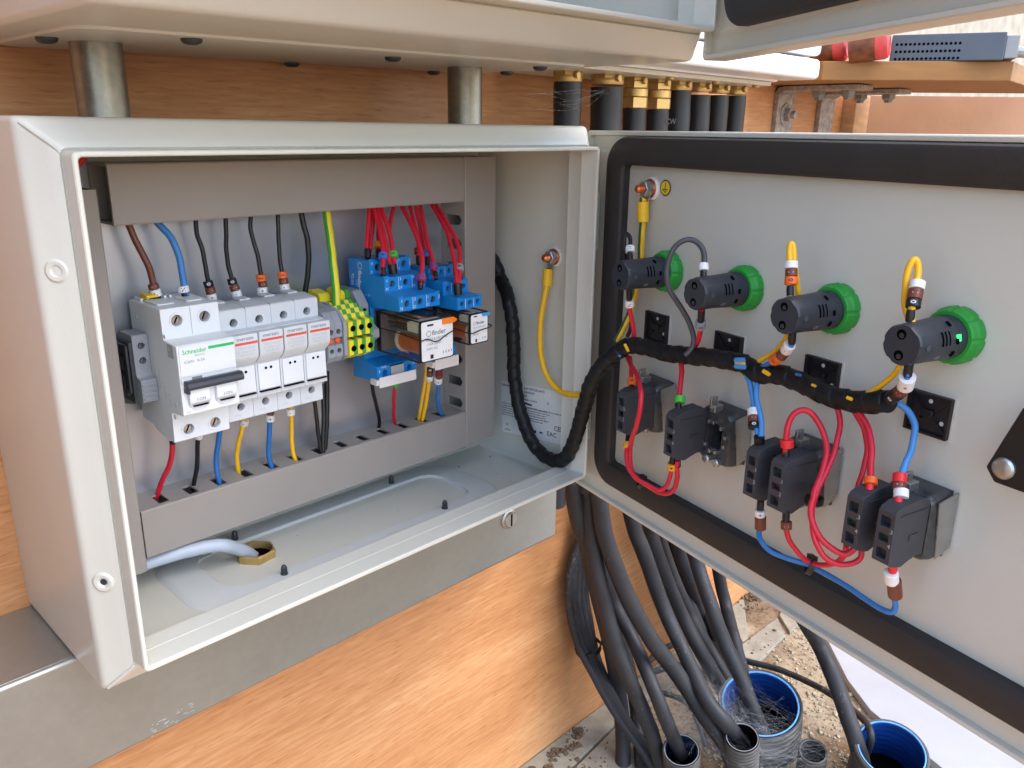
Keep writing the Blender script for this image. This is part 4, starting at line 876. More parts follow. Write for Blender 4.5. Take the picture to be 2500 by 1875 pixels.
# retaining wire clips
for pts, l in (([(233.2, 58, 158), (234.6, 40, 157.6), (235, 20, 156.6), (235.6, 9, 155.6), (241, 8.6, 156.2), (247, 8.4, 153.6), (252, 8.4, 153.4), (258, 8.6, 156), (265, 8.8, 158.2), (268.2, 10, 158.8), (268.6, 30, 159.6), (270, 58, 160)], 'thin black wire clip bent across the relay with the orange button'),
               ([(277, 44, 156.4), (277.6, 20, 155.8), (278, 4, 154.8), (288, 3.6, 156), (299, 3.4, 157.6), (299.4, 20, 158), (300, 44, 158)], 'thin black wire clip across the relay with the blue button')):
    o = MB().tube(pts, .42, 8, 5).build('retaining_clip', 'black_plastic', base=pts[3]); tag(o, l, 'wire clip', 'wire clips holding the relays')
WIRES = [
('wire','wires rising from the white devices to the top duct','brown wire, leftmost under the top duct, sleeved 1 L into the white breaker','brown',2.05,'77.5,88,241.7 78.5,87.4,238.1 81.1,85.6,228.1 84.6,83,216.7 86.2,81.9,205.1 87.4,81.1,192',[('marker_sleeve', 'brown', '1', 2.6, '86 82 204.1 86.4 81.7 200.9'), ('marker_sleeve', 'white', 'L', 2.6, '86.6 81.7 200.5 87.3 81.2 196.3'), ('ferrule', 'black', '', 2.2, '87.4 81.1 196.3 87.4 81.1 192')]),
('wire','wires rising from the white devices to the top duct','blue wire from the top duct with white N sleeve into the white breaker','blue',2.15,'94.4,88,241.2 96.1,86.4,238.6 100.3,82.2,230.9 102.6,79.2,220.1 103.2,77.7,209.9 102.8,76.4,192',[('marker_sleeve', 'white', 'N', 2.8, '102.3 77.6 201.3 102.6 77.1 197.4'), ('ferrule', 'black', '', 2.2, '102.8 76.7 197.1 102.9 76.4 192.3')]),
('wire','wires rising from the white devices to the top duct','thin black wire into the first fuse holder, sleeved 0 1 +','black',1.45,'120.1,88,241.2 120,88.4,231.5 122,86.9,219.5 123.2,86.1,201.6 125.3,84.3,187',[('marker_sleeve', 'black', '0', 2.5, '122.9 86.5 201 123.5 85.8 197.1'), ('marker_sleeve', 'brown', '1', 2.6, '123.6 85.7 196.9 124.1 85.3 192.7'), ('marker_sleeve', 'white', '+', 2.7, '123.8 85.5 192.4 124.4 85.2 188.3'), ('ferrule', 'black', '', 1.9, '124.9 84.5 188.9 125.3 84.2 186.7')]),
('wire','wires rising from the white devices to the top duct','thin black wire into the second fuse holder, sleeved 0 1 -','black',1.45,'140.1,88,240.7 139.3,88.9,222.8 139.3,89,210.4 140.3,88.1,200.8 143,85.6,187',[('marker_sleeve', 'black', '0', 2.5, '140.2 88 200.4 140.8 87.6 196.4'), ('marker_sleeve', 'brown', '1', 2.6, '141 87.5 196 141.9 86.6 192.3'), ('marker_sleeve', 'white', '-', 2.7, '141.8 86.8 192 142.5 86 188'), ('ferrule', 'black', '', 1.9, '142.7 85.9 188.3 143 85.3 186.3')]),
('wire','wires rising from the white devices to the top duct','thin black wire into the third fuse holder, sleeved orange 3 brown 1 +','black',1.45,'157.9,88,240.3 157.2,88.1,228.7 159.1,85.6,214.7 159.8,84.2,202.1 159.7,83.4,187',[('marker_sleeve', 'orange', '3', 2.7, '159.6 84.3 201.2 159.6 84.1 196.8'), ('marker_sleeve', 'brown', '1', 2.5, '160.1 83.5 196.5 160.2 83.2 192.9'), ('marker_sleeve', 'white', '+', 2.8, '159.6 84 192.6 159.6 83.6 188'), ('ferrule', 'black', '', 1.9, '159.7 83.4 188.4 159.7 83.2 186.6')]),
('wire','wires rising from the white devices to the top duct','thin black wire into the fourth fuse holder, sleeved orange 3 brown 1 -','black',1.45,'178.3,88,240.5 176.8,87.7,221.9 176.5,86.7,209.9 176.6,85.8,201.5 177.4,83.5,187',[('marker_sleeve', 'orange', '3', 2.7, '176.6 85.9 201.1 176.6 85.3 196.6'), ('marker_sleeve', 'brown', '1', 2.6, '176.8 85.1 196.4 176.9 84.5 192.5'), ('marker_sleeve', 'white', '-', 2.8, '176.9 84.7 192.4 177 83.9 188.2'), ('ferrule', 'black', '', 2.0, '177.5 83.5 188.4 177.5 83.2 186.6')]),
('wire','wires rising from the white devices to the top duct','thicker unmarked black wire passing down behind the fourth fuse holder','black',2.0,'196.2,88,240.2 196.7,87.4,234.1 198.2,85.8,220.3 198.1,85.6,204.7 195.2,88,184.1 192.9,90,172.8',[]),
('wire','wires rising from the white devices to the top duct','green and yellow earth wire dropping into the striped terminals','greenyellow',2.9,'215.1,86,240.8 213.9,82.3,231.1 211.6,76.9,216.1 208.7,70.2,197.5 203.9,62,172',[]),
('wire','red wires from the top duct to the blue relay sockets','red wire of the left pair into the rear row of the larger blue socket','red',1.6,'251.2,84,239.6 244.9,78.4,225.2 239.4,73.4,212.4 238.6,72,209.8',[('ferrule', 'black', '', 2.6, '239.8 72.7 212.1 237.6 70 206.1')]),
('wire','red wires from the top duct to the blue relay sockets','red wire just behind the left pair of the larger blue socket','red',1.6,'256.2,86,239.2 249.6,79.3,224.8 243.2,73.9,212 241.6,73,209.4',[]),
('wire','red wires from the top duct to the blue relay sockets','red wire with amber sleeve at the back of the larger blue socket','red',1.5,'264,90,231.1 258.9,85,221.1 255.9,81,214.3 251.8,76,205.3',[('marker_sleeve', 'amber', '', 2.6, '255.9 81.4 214.6 254.4 79.3 211.1'), ('ferrule', 'black', '', 2.1, '253.7 78.6 209.8 251.7 75.9 204.9')]),
('wire','red wires from the top duct to the blue relay sockets','red wire with blue 9 sleeve on the larger blue socket','red',1.75,'253.3,82,240.5 251.6,77.4,234.5 248.4,67.2,221.9 243.4,59,209.6 238.8,53.8,200.2 237.6,52,197.4',[('marker_sleeve', 'markblue', '9', 2.7, '243.6 59.5 210.1 241.8 57.3 206.3'), ('ferrule', 'black', '', 2.1, '239.1 53.9 200.6 237.3 51.6 195.7')]),
('wire','red wires from the top duct to the blue relay sockets','red wire beside the green 5 sleeve, middle of the larger blue socket','red',1.75,'256.8,82,240.3 254.3,74.5,230.5 249.9,64.2,216.5 246.6,56.9,206.3 245.2,53,201.2',[('ferrule', 'black', '', 3.3, '246.7 53 202.9 246.9 52 195.9')]),
('wire','red wires from the top duct to the blue relay sockets','red wire with green 5 sleeve on the larger blue socket','red',1.75,'259.9,82,240.5 258,72.7,229.6 254.8,63.9,217.7 251.3,57.1,207.4 248.9,53,200.9',[('marker_sleeve', 'markgreen', '5', 2.8, '252.4 58.6 210.1 251.1 56.4 206.5')]),
('wire','red wires from the top duct to the blue relay sockets','red wire crossing from the right behind the green 5 sleeve','red',1.6,'275.4,86,239.8 270,82,233 264.1,77.5,225.5 259.2,70,216.7 257,66,212.4',[]),
('wire','red wires from the top duct to the blue relay sockets','red wire with purple 7 sleeve into the front step of the larger blue socket','red',1.75,'281.3,84,239.6 280.2,76.8,233.6 277.7,64.9,223.1 274.4,55.4,213.6 269.8,46.7,203.5 264.2,41.2,194.9 259.2,37,187.9',[('marker_sleeve', 'purple', '7', 3.0, '263.7 40.7 194.1 260.9 38.5 190.4'), ('ferrule', 'black', '', 2.1, '260.6 38.4 190.2 258.6 36.4 185.5')]),
('wire','red wires from the top duct to the blue relay sockets','red wire at the back of the smaller blue socket, left of two','red',1.6,'292.7,88,238.7 289.1,79.3,227.8 286,71.2,217.7 281.9,65.9,209.3 277,60,199.6',[('marker_sleeve', 'darkred', '', 2.4, '281.6 66.2 209.3 280.1 64 205.9'), ('ferrule', 'black', '', 2.0, '279.2 62.7 204.1 276.9 59.8 198.8')]),
('wire','red wires from the top duct to the blue relay sockets','red wire at the back of the smaller blue socket, right of two','red',1.6,'297.1,86,238.6 294.3,79.6,227.4 291.7,73.5,217.1 289.8,68.2,208.4 287.5,62,198.2',[('marker_sleeve', 'markblue', '', 2.4, '290.1 66.6 206.8 288.8 64.2 202.5'), ('ferrule', 'black', '', 2.0, '288.9 63.7 202.2 287.4 61.7 197.3')]),
('wire','red wires from the top duct to the blue relay sockets','red wire with purple sleeve on the smaller blue socket','red',1.7,'299.9,84,239 294.9,74.9,227.7 288.6,62.6,213.3 284.1,52.5,202.2 281.2,46.7,195.7 278.3,42,189.9',[('marker_sleeve', 'purple', '7', 2.6, '282.5 50.2 199.1 281.2 47.2 196'), ('ferrule', 'black', '', 2.0, '280.7 45.4 194.4 278.4 41.8 189.5')]),
('wire','red wires from the top duct to the blue relay sockets','rightmost but one red wire, into the front step of the smaller blue socket','red',1.75,'313,86,239 310.9,76.4,232.5 306.6,61.2,221.3 299.7,47.3,208.8 291.4,34.4,196.1 284.8,26,187.1',[('ferrule', 'black', '', 3.3, '285.7 26 187.7 285.4 25 179.3')]),
('wire','red wires from the top duct to the blue relay sockets','rightmost red wire, with grey 8 sleeve, on the smaller blue socket','red',1.75,'317,86,238.8 315,75.8,231.9 310.8,59.5,220.3 306.1,46.8,210 297.8,36.6,198.5 287.9,27,186.6',[('marker_sleeve', 'markgrey', '8', 2.6, '297.6 36.7 198.3 294.7 33.8 194.8')]),
('wire','wires falling from the devices into the bottom duct','red wire falling from the white breaker into the first slot of the bottom duct','red',1.7,'85.9,80,103.1 85.6,80.8,96.8 83.5,83.6,85.2 79.3,89.1,72 75.8,93.6,60',[('marker_sleeve', 'white', '', 2.2, '85.9 80.6 104.4 85.9 80.1 102.6'), ('ferrule', 'black', '', 2.0, '85.9 80.1 102.6 85.9 80.2 100')]),
('wire','wires falling from the devices into the bottom duct','black wire falling from the white breaker into the second slot','black',1.5,'103.5,80,102.8 103,81.7,95.5 102.2,84.9,79.3 101.1,87.4,69.7 99.8,90,60',[('marker_sleeve', 'white', '', 2.0, '103.7 80.1 101.5 103.4 80.8 98.8')]),
('wire','wires falling from the devices into the bottom duct','blue wire falling behind the white breaker into the third slot','bluedk',1.75,'119.8,82,101.9 118.2,83,93.6 115.8,84.5,80.8 115.2,84.1,70.4 115.8,82.7,60',[]),
('wire','wires falling from the devices into the bottom duct','yellow wire under the first fuse holder, nearest the breaker','yellow',1.6,'135.7,78,106.1 134.9,80.7,99 133.2,86,84.8 132.9,89.2,71.7 133.9,90.7,60',[('marker_sleeve', 'cream', '-', 2.5, '135.8 78.2 104.7 135.4 79.7 100.8')]),
('wire','wires falling from the devices into the bottom duct','blue wire under the second fuse holder with white + sleeve','bluedk',1.75,'155.4,78,106.6 154.6,79.6,95.6 153.8,81.5,79 153.8,82,69.2 155.1,81.2,60',[('marker_sleeve', 'brown', '', 2.0, '155.5 78 105.5 155.4 78.3 103.8'), ('marker_sleeve', 'white', '+', 2.5, '155.2 78.3 103.6 155 79 98.9')]),
('wire','wires falling from the devices into the bottom duct','yellow wire under the third fuse holder with white sleeve','yellow',1.6,'171.7,78,106.7 171.9,78.9,98.3 172,80.6,84 172.6,81.5,71 174.3,81.2,60',[('marker_sleeve', 'white', '-', 2.6, '171.4 78.7 104.2 171.5 79.1 99.4')]),
('wire','wires falling from the devices into the bottom duct','black wire, left one of the three entering the seventh slot','black',1.5,'194.6,84,106.9 194.9,83.6,97.1 195.5,82.9,80.1 196.4,81.6,60',[]),
('wire','wires falling from the devices into the bottom duct','black wire, middle one of the three entering the seventh slot','black',1.7,'205.5,88,113.4 203.2,85.3,96.2 200.3,83.2,78.8 197.2,80.8,60',[]),
('wire','wires falling from the devices into the bottom duct','black wire, right one of the three entering the seventh slot','black',1.9,'208.2,86,123.1 205.9,84.6,101.4 203.6,83.5,82.2 200,83.1,60',[]),
('wire','wires falling from the devices into the bottom duct','black wire falling from the larger blue socket past the white tag','black',1.5,'235.7,68,118.1 239.2,72.7,109.2 244.5,78.5,97.1 253.8,86.1,78.3 257,90,69.8 259.8,95.2,60',[]),
('wire','wires falling from the devices into the bottom duct','single red wire falling from the larger blue socket into the bottom duct','red',1.5,'256.8,66,108.6 258.9,70.3,102.3 263.5,78.4,89.6 268.6,85.6,76.5 274.8,92.6,62',[('marker_sleeve', 'markgreen', '', 1.8, '257.3 66.4 107.6 258.4 68.5 104.4')]),
('wire','wires falling from the devices into the bottom duct','yellow wire of the pair under the blue sockets, left one','yellow',1.6,'286.7,64,119.1 289,68.5,107.8 291.8,75.2,91.5 294.1,82.3,74.7 296.3,88,60',[]),
('wire','wires falling from the devices into the bottom duct','yellow wire of the pair under the blue sockets, right one sleeved 0 1 -','yellow',1.6,'288.6,62,119.1 290.5,66.1,108 293.5,71.5,92 295.3,78.6,74.4 296.8,84.1,60',[('marker_sleeve', 'black', '0', 2.3, '289.2 63.2 115.7 290 64.5 111.8'), ('marker_sleeve', 'brown', '1', 2.3, '290.1 64.7 111.4 291 66.1 107.1'), ('marker_sleeve', 'white', '-', 2.4, '291.1 66.5 106.7 291.8 67.7 102.3')]),
('wire','wires falling from the devices into the bottom duct','blue wire at the right end of the bottom duct, sleeved brown 1 white +','bluemid',1.6,'294.1,58,115.6 298.5,63.3,105.3 302.5,69,94.8 307.2,75.9,81.9 312.8,80.8,69.7 318.9,83.5,60',[('marker_sleeve', 'darkred', '', 2.4, '295.5 59.6 112.7 296.9 61.5 109'), ('marker_sleeve', 'brown', '1', 2.5, '296.9 61.5 108.8 298.7 63.7 104.8'), ('marker_sleeve', 'white', '+', 2.8, '298.5 64.4 104.4 300.6 67.2 99.2')]),
('cable','','grey sheathed cable entering through the brass nut in the enclosure floor','greycable',4.6,'54.3,84,20.3 60.8,82,22.8 73.6,78.4,24.2 87.7,74,25.1 100.6,72.1,24.1 109.7,70,21.4 120.5,74.3,13.1 129.2,77.7,4.9 138.2,81.7,-6',[]),
('wire','earth wires','yellow earth wire curving down from the stud on the right side wall','yellow',2.6,'393,31.9,183.7 393,32.8,178.2 390,30.9,170.7 386,32.1,149.2 384,31.5,128.8 384,29.1,111 384,21.3,95.6 384,8.3,87.1 382,-5.8,87.7 381,-18.5,90.1',[('marker_sleeve', 'yellow2', '', 3.4, '393 32.3 186.1 391 31.1 171.9')]),
('wire','earth wires','yellow earth wire with green edge hanging from the stud on the door','greenyellow2',2.5,'380.7,-68.6,250.5 380.8,-68.4,247 381.8,-68.3,232.9 381.8,-68.3,222.2 381.8,-68.4,206 379.5,-68.1,189.8 377.9,-67.6,180.6 369,-69.5,165.4 362.1,-64.5,146.9',[('marker_sleeve', 'yellow2', '', 3.4, '380.7 -68.6 248.1 380.4 -69.6 233.8')]),
('wire','wires on the inside of the door','thin black wire looped over the pilot light nearest the hinge','black',1.45,'348.8,-82.8,209.3 351.3,-80.6,213.9 354.9,-77.8,220.2 357.4,-75.5,224.9 357.6,-72.8,227.4 356.8,-71.5,225.4 357,-71.2,219.3 358.1,-71.6,210.5 370.4,-64.4,195.8 379.4,-62.1,175.9 372.4,-69.7,159.3 366.5,-71.2,151.1',[('marker_sleeve', 'white', 'H', 2.7, '352.4 -80 215.6 354.4 -78.3 219.2'), ('ferrule', 'black', '', 2.2, '348.8 -82.8 209.3 351.9 -80.2 214.8')]),
('wire','wires on the inside of the door','red wire below the pilot light nearest the hinge','red',1.7,'348.5,-83.8,191.2 350.4,-83,182.9 352.5,-82.4,174.5 355.3,-82.8,167 357.8,-83,159.3 359.3,-82.2,151.6',[('ferrule', 'black', '', 2.2, '348.4 -83.8 191 350.3 -83 182.8'), ('marker_sleeve', 'white', 'N', 2.7, '350.4 -83 182.4 351.5 -82.5 177.8')]),
('wire','wires on the inside of the door','grey wire in a tall loop over the second pilot light','darkgrey',1.8,'325.6,-155.8,209.4 328.4,-153.6,215 331.9,-151.4,221.2 334.1,-148.4,226.8 334.1,-144.8,230.3 332.5,-140.3,232 329.9,-135.8,230.7 327.1,-132,226.4 325.4,-130,219.5 324.8,-129.5,210 326,-131,200.5 329.7,-134.5,192.9 334.2,-138.8,184.4 337.8,-142.4,174.7 339,-143.9,166.5 338.1,-143.1,159.8 336,-140.5,156.3',[('ferrule', 'black', '', 2.1, '325.5 -155.8 209.3 327.9 -153.9 214.1'), ('marker_sleeve', 'white', '', 2.6, '328.1 -153.8 214.4 330.2 -152.3 218.3')]),
('wire','wires on the inside of the door','red wire below the second pilot light','red',1.75,'325.5,-156.2,190.9 331.2,-153.1,182.4 335.4,-150.5,175.6 339.9,-147.1,167.7 343,-142.3,160.4 344.8,-135,155.3',[('ferrule', 'black', '', 2.3, '325.8 -156.1 190.4 331.4 -152.9 182.2'), ('marker_sleeve', 'markgrey', '0', 2.7, '331.3 -152.9 182 334.5 -151 177')]),
('wire','wires on the inside of the door','small yellow wire loop over the third pilot light','yellow',1.6,'308.7,-220.7,210.5 310.4,-219.1,216.9 312.8,-216.8,226.6 314,-215.1,232.4 315.3,-214.2,236.9 316.5,-214.7,238.2 316.8,-215.9,235.6 315.8,-217.7,228.4 319.4,-218.9,215.8 321.5,-219.7,208.6',[('ferrule', 'black', '', 2.0, '308.9 -220.6 211 310.3 -219.3 216.5'), ('marker_sleeve', 'orange', '0', 2.9, '310.7 -219.5 216.8 311.8 -218.7 220.8'), ('marker_sleeve', 'brown', '1', 2.7, '311.9 -218.6 221 312.9 -217.7 225'), ('marker_sleeve', 'white', '', 2.9, '313 -217.6 225.2 314 -216.8 229')]),
('wire','wires on the inside of the door','blue wire below the third pilot light, sleeved white brown orange','bluemid',1.6,'307.6,-224.9,191.9 309.8,-224.3,184.3 313.3,-220.8,180.2 317.2,-216.4,175.3 321.2,-210.7,170.5 324.9,-205.1,166 330,-196.2,159.7',[('ferrule', 'black', '', 2.2, '307.9 -224.9 191.3 309.8 -224.3 184.5'), ('marker_sleeve', 'white', '-', 2.8, '310.5 -223 183.6 314.6 -219.2 178.6'), ('marker_sleeve', 'brown', '1', 2.7, '315 -218.7 178.2 318.5 -214.8 173.8'), ('marker_sleeve', 'orange', '0', 2.8, '318.6 -214.5 173.5 322.5 -208.7 169.1')]),
('wire','wires on the inside of the door','short yellow wire below the third pilot light','yellow',1.5,'320.1,-217,187 323.8,-212.2,179.6 327.1,-205.2,172.1 330.2,-195.6,164.6',[]),
('wire','wires on the inside of the door','larger yellow wire loop over the pilot light nearest the lock','yellow',1.7,'288.1,-292,211.1 290.5,-290.3,216.5 294.6,-289.1,223.5 299.1,-288.2,230.6 301.5,-286.9,235.5 302.2,-285.1,238.7 301,-283.6,237.9 299.8,-282.8,233.4 299,-283.2,225.7 299,-284.3,217.3 300.7,-287.4,208.3',[('ferrule', 'black', '', 2.1, '288.3 -291.1 211.5 288.4 -290.8 217.2'), ('marker_sleeve', 'black', '0', 2.8, '291.6 -290.5 217.6 293.4 -289.8 221'), ('marker_sleeve', 'brown', '1', 2.8, '293.7 -289.9 221.2 296.2 -289.2 225.4'), ('marker_sleeve', 'white', '', 2.9, '296.5 -289.3 225.7 298.6 -288.7 229.2')]),
('wire','wires on the inside of the door','wire below the pilot light nearest the lock, sleeved white brown black','bluemid',1.6,'287.5,-294.1,191.9 288.6,-294,185.1 294.2,-291.7,179 298.7,-288.2,173.7 302.7,-284.4,169 307.6,-277.6,164.9',[('ferrule', 'black', '', 2.2, '287.5 -294.1 191.4 288.8 -293.8 184.9'), ('marker_sleeve', 'white', '+', 3.2, '289.2 -293.8 184.5 295.4 -291.5 177.6'), ('marker_sleeve', 'brown', '1', 2.8, '295.7 -290.9 177.1 299 -288.2 173.2'), ('marker_sleeve', 'black', '0', 2.9, '299.4 -287.9 172.8 304.4 -282.2 167.1')]),
('wire','wires on the inside of the door','yellow wire slanting from the cable bundle to the pilot light nearest the lock','yellow',1.5,'301,-286.3,187.3 305.1,-281.3,178.3 308,-275,171 310,-268.9,165.4',[]),
('wire','wires on the inside of the door','light blue wire arching from the bundle end to the rightmost contact block','bluelt',1.75,'311.9,-269.5,161.7 314.8,-275.8,163 316.5,-281,162.2 317.6,-287.2,159.3 316.6,-291.4,154.9 314.1,-293.9,150 307.6,-295.4,142.4 300.6,-295.7,135.6 295.7,-296.5,130.3 287,-299.7,119.2',[('marker_sleeve', 'redmark', '', 2.8, '296.3 -295.5 132 293.5 -296.6 128.2'), ('marker_sleeve', 'brown', '1', 2.7, '293.5 -296.7 128 291.5 -297.6 125.6'), ('marker_sleeve', 'white', '', 3.0, '292.6 -298.3 125.5 289.9 -299.6 122.1'), ('ferrule', 'redmark', '', 2.1, '289.1 -298.8 122.1 286.7 -299.8 118.2')]),
('wire','wires on the inside of the door','front red wire from the bundle to the orange sleeved contact block','red',1.8,'312.9,-258.2,156 313.4,-264.6,152.9 311.4,-271,146.4 306.6,-276.2,138.1 300.9,-279.2,130.6 295.9,-281.4,124.6 291.5,-283.4,119.3',[('marker_sleeve', 'orange', '', 2.8, '296.8 -281.6 125.1 294.5 -282.6 122.5'), ('ferrule', 'redmark', '', 2.1, '294.3 -282.4 122.5 291.4 -283.4 119')]),
('wire','wires on the inside of the door','rear red wire from the bundle to the orange sleeved contact block','red',1.5,'318.8,-259.4,152.1 317.8,-266.7,143.5 314.4,-271.3,134.6 308.9,-273.1,126.4 303,-273.9,119.1 300.1,-274.6,115.1',[]),
('wire','wires on the inside of the door','red wire sweeping from the bundle down through the tie to the lower right switch','red',1.6,'319.6,-249.2,152.2 318.7,-252.6,146.2 315.3,-254.9,138.2 308,-256,126.3 298.9,-255.4,114.5 294.3,-255.3,108.2 290.6,-255.5,102.8 287.2,-257.5,95.1 285,-261.4,86.7 284.9,-267.7,78.5 287.6,-274,75.3 292,-279.9,76.5 295,-283,79.7 295.8,-282.8,85',[]),
('wire','wires on the inside of the door','red wire in a high loop, with a red sleeve, on the contact block','red',1.7,'303.8,-230.9,121.1 304.1,-230,131.5 304.9,-229.9,139 307.2,-231.9,145.5 310.2,-235.9,147.9 312,-240.9,145.6 311.6,-246.6,138.9 309.3,-251.6,130.3 303.7,-253.6,121.1 295.6,-254,111.2 292.5,-254.7,106.7 288.6,-255.8,100.7 286,-259.5,93.3 285.6,-265.5,86.6 287.4,-272.3,82.7 289.9,-277.4,81.8 292.3,-280.3,85.4',[('marker_sleeve', 'redmark', '', 3.0, '304.5 -231.1 125.7 304.5 -230.5 130.4'), ('ferrule', 'black', '', 2.0, '303.9 -231.2 120.6 304.2 -230.8 124.9')]),
('wire','wires on the inside of the door','blue wire of the pair on the lower middle switch, left one','bluelt',1.7,'330,-188.5,154.4 327.6,-192.7,149.5 323.7,-197.4,142.9 318.3,-202.6,134.8 311.6,-209.1,124.9 309.3,-211,121.8',[('marker_sleeve', 'white', '1', 3.0, '319.9 -200.5 137.6 317.4 -202.4 134.1'), ('marker_sleeve', 'brown', '1', 2.8, '317.4 -202.4 134 315 -204 131.1'), ('marker_sleeve', 'black', '0', 2.8, '314.7 -204.2 130.9 312.7 -205.6 128.4'), ('ferrule', 'black', '', 3.2, '309.3 -211.2 125.7 311.4 -211.2 118.4')]),
('wire','wires on the inside of the door','blue wire of the pair on the lower middle switch, right one','bluelt',1.7,'329.9,-196.4,154 326.4,-197.7,150.1 322.1,-200.7,144 318.8,-204.9,138.1 314.9,-208.9,131.7 310.1,-212,125.3',[]),
('wire','wires on the inside of the door','blue wire running along the foot of the door through the tie','bluemid',1.6,'310.1,-215.8,85.3 312,-216.3,66.2 308.5,-219.8,61.2 307.5,-226.6,57.2 309.1,-237.2,55.7 311.3,-249.1,55.4 310.2,-257.4,55 308.2,-268.8,54 305.3,-281.1,52.7 302.4,-291.3,51.4 300.8,-298.3,51.4 300.5,-301.8,52.8 299.3,-302.8,57.7 295.2,-302.4,66.5 286.3,-302,86',[('ferrule', 'black', '', 2.2, '310.5 -216 85.8 310.8 -216.1 79.6'), ('marker_sleeve', 'white', '+', 2.6, '310.7 -216.1 79.4 311.3 -216.1 75.1'), ('marker_sleeve', 'brown', '', 2.8, '311.5 -216.4 75 312.5 -216.8 66.4'), ('marker_sleeve', 'brown', '', 3.0, '296.4 -302.8 64.8 291 -302.5 76.1'), ('marker_sleeve', 'white', '', 3.0, '290.6 -301.6 75 287.4 -301.5 81.8'), ('ferrule', 'redmark', '', 2.2, '286.8 -302.2 86.6 288 -302 82')]),
('wire','wires on the inside of the door','red wire from below the lower middle switch to the tie','red',1.6,'302.4,-236,87.1 301.9,-237.4,77.6 303,-240,70.4 306.7,-245,62.6 311,-250,57.6 307.4,-259,60.6 304.2,-267,66.7 301.3,-271.9,73.8 296,-274.4,83.6',[('ferrule', 'black', '', 2.2, '302.7 -236 87.8 302 -236.6 82.3'), ('marker_sleeve', 'brown', '1', 2.6, '302.2 -236.9 82.2 302 -237.5 77.7')]),
('wire','wires on the inside of the door','red wire from the bundle past the switch nearest the hinge and along the foot','red',1.75,'363.6,-74.3,136.7 353.5,-85.3,134.9 336.9,-103.4,132.7 320.5,-117.8,129.4 317.7,-120.3,119.7 320.9,-116.2,105.9 332.2,-105.2,90.2 343,-96.2,72.7 347.4,-95.3,58 350.5,-99.3,50.7 347.8,-109.7,49.5 345,-122.4,49 344.1,-130.4,51.1 343.2,-135.6,57.2 339.5,-139.4,68 332.2,-143.1,83.7',[('ferrule', 'black', '', 2.0, '335.1 -142.1 78.3 332.8 -142.9 85.5')]),
('wire','wires on the inside of the door','red wire with amber sleeves linking the two switches nearest the hinge','red',1.6,'346.5,-91.2,84.3 340.2,-95.5,76.7 336,-98.2,71.8 332.2,-103.7,65.5 331,-111.2,60.9 331.8,-119.4,58.6 333.1,-129,57 334.8,-133.6,60.5 335.3,-136.3,68.3 333.6,-138.1,82.6',[('ferrule', 'black', '', 2.1, '346.4 -91.7 84 343.1 -93.8 80'), ('marker_sleeve', 'amber', '', 2.5, '342.6 -93.6 79.9 339.9 -95.6 76.4'), ('marker_sleeve', 'amber', '4', 2.6, '334.7 -137.3 74.6 334 -137.9 79.5'), ('ferrule', 'black', '', 2.1, '334.1 -138 79.5 334.1 -138.1 83.7')]),
('wire','wires on the inside of the door','short red wire with orange 2 sleeve on top of the switch nearest the hinge','red',1.6,'362.7,-77.4,137.5 357.2,-82.9,131.2 351.7,-87.3,125.6 343.5,-94.3,117.3',[('marker_sleeve', 'orange', '2', 2.6, '351.4 -87.9 125 347.7 -91 121.4'), ('ferrule', 'black', '', 2.1, '347.8 -91.1 121.3 343.8 -94.6 117.4')]),
('wire','wires on the inside of the door','red wire with bright green sleeve on top of the second switch','red',1.75,'348.3,-129.9,146.7 345.3,-133.1,140.9 341.1,-135.6,134.5 336.4,-138.4,127.5 330.3,-142.3,118.2',[('marker_sleeve', 'markgreen', '', 3.0, '336.4 -138.8 127 333.9 -140.4 123.3'), ('ferrule', 'black', '', 2.2, '333.4 -139.9 123.1 330.5 -142 118.5')]),
('wire_bundle','','black spiral wrapped wire bundle running from enclosure to door','loom',5.9,'385.9,96,192.1 391.9,94,181.9 393.7,88,169.6 385,69.3,153.3 385,63.6,122.8 385,62.5,93.8 385,56,62.4 384,40.3,34.9 383,19.9,23.5 379,-2.8,29.4 374,-18.4,52.3 370,-29.6,82.7 353.1,-52,118 355.3,-66.7,137.5 356.7,-84.1,148.7 348.8,-118.9,151 339.8,-153,156.8 334.9,-182.1,159.6 330.2,-195.6,157.2 328.3,-208.4,159.5 325.3,-221.5,159.6 317.8,-243.6,157.4 311.5,-263.2,159.2 306.6,-281.1,165',[('exposed_wire', 'yellow', '', 1.0, '353.7 -68.8 144.5 352.8 -71.8 142.4'), ('exposed_wire', 'yellow', '', 1.2, '351.5 -80.4 149.7 350.4 -84.6 145.4'), ('exposed_wire', 'bluelt', '', 0.9, '352.6 -72.7 140.8 351.4 -77 140'), ('exposed_wire', 'bluelt', '', 1.6, '324.2 -183.5 163.9 322.5 -189.7 165.5'), ('exposed_wire', 'yellow', '', 1.0, '324.1 -183.7 162.2 322.2 -190.6 163.6'), ('exposed_wire', 'bluelt', '', 1.7, '324 -184 160.3 322.1 -190.9 161.5'), ('exposed_wire', 'yellow', '', 1.3, '320.7 -203.8 162 319.4 -208.5 161'), ('exposed_wire', 'bluedk', '', 0.8, '314.3 -226.7 166.3 313.4 -230.1 166.5'), ('exposed_wire', 'amber', '', 0.8, '311.2 -238 163.3 310.5 -240.5 163'), ('exposed_wire', 'yellow', '', 1.0, '305 -260.5 162.5 304.2 -263.5 162.3')]),
('cable','thick black cables hanging from the brass glands','leftmost thick black cable, running nearly straight to the floor left of the conduits','cable',9.46,'479.2,75,-15.8 488.5,76.6,-50.8 500.3,77.2,-93.9 513.5,74.1,-129.4 535.2,70,-203.2 561.3,67.6,-285.2 583.8,66,-372 571.6,50.5,-408.1 558.7,38.8,-440',[]),
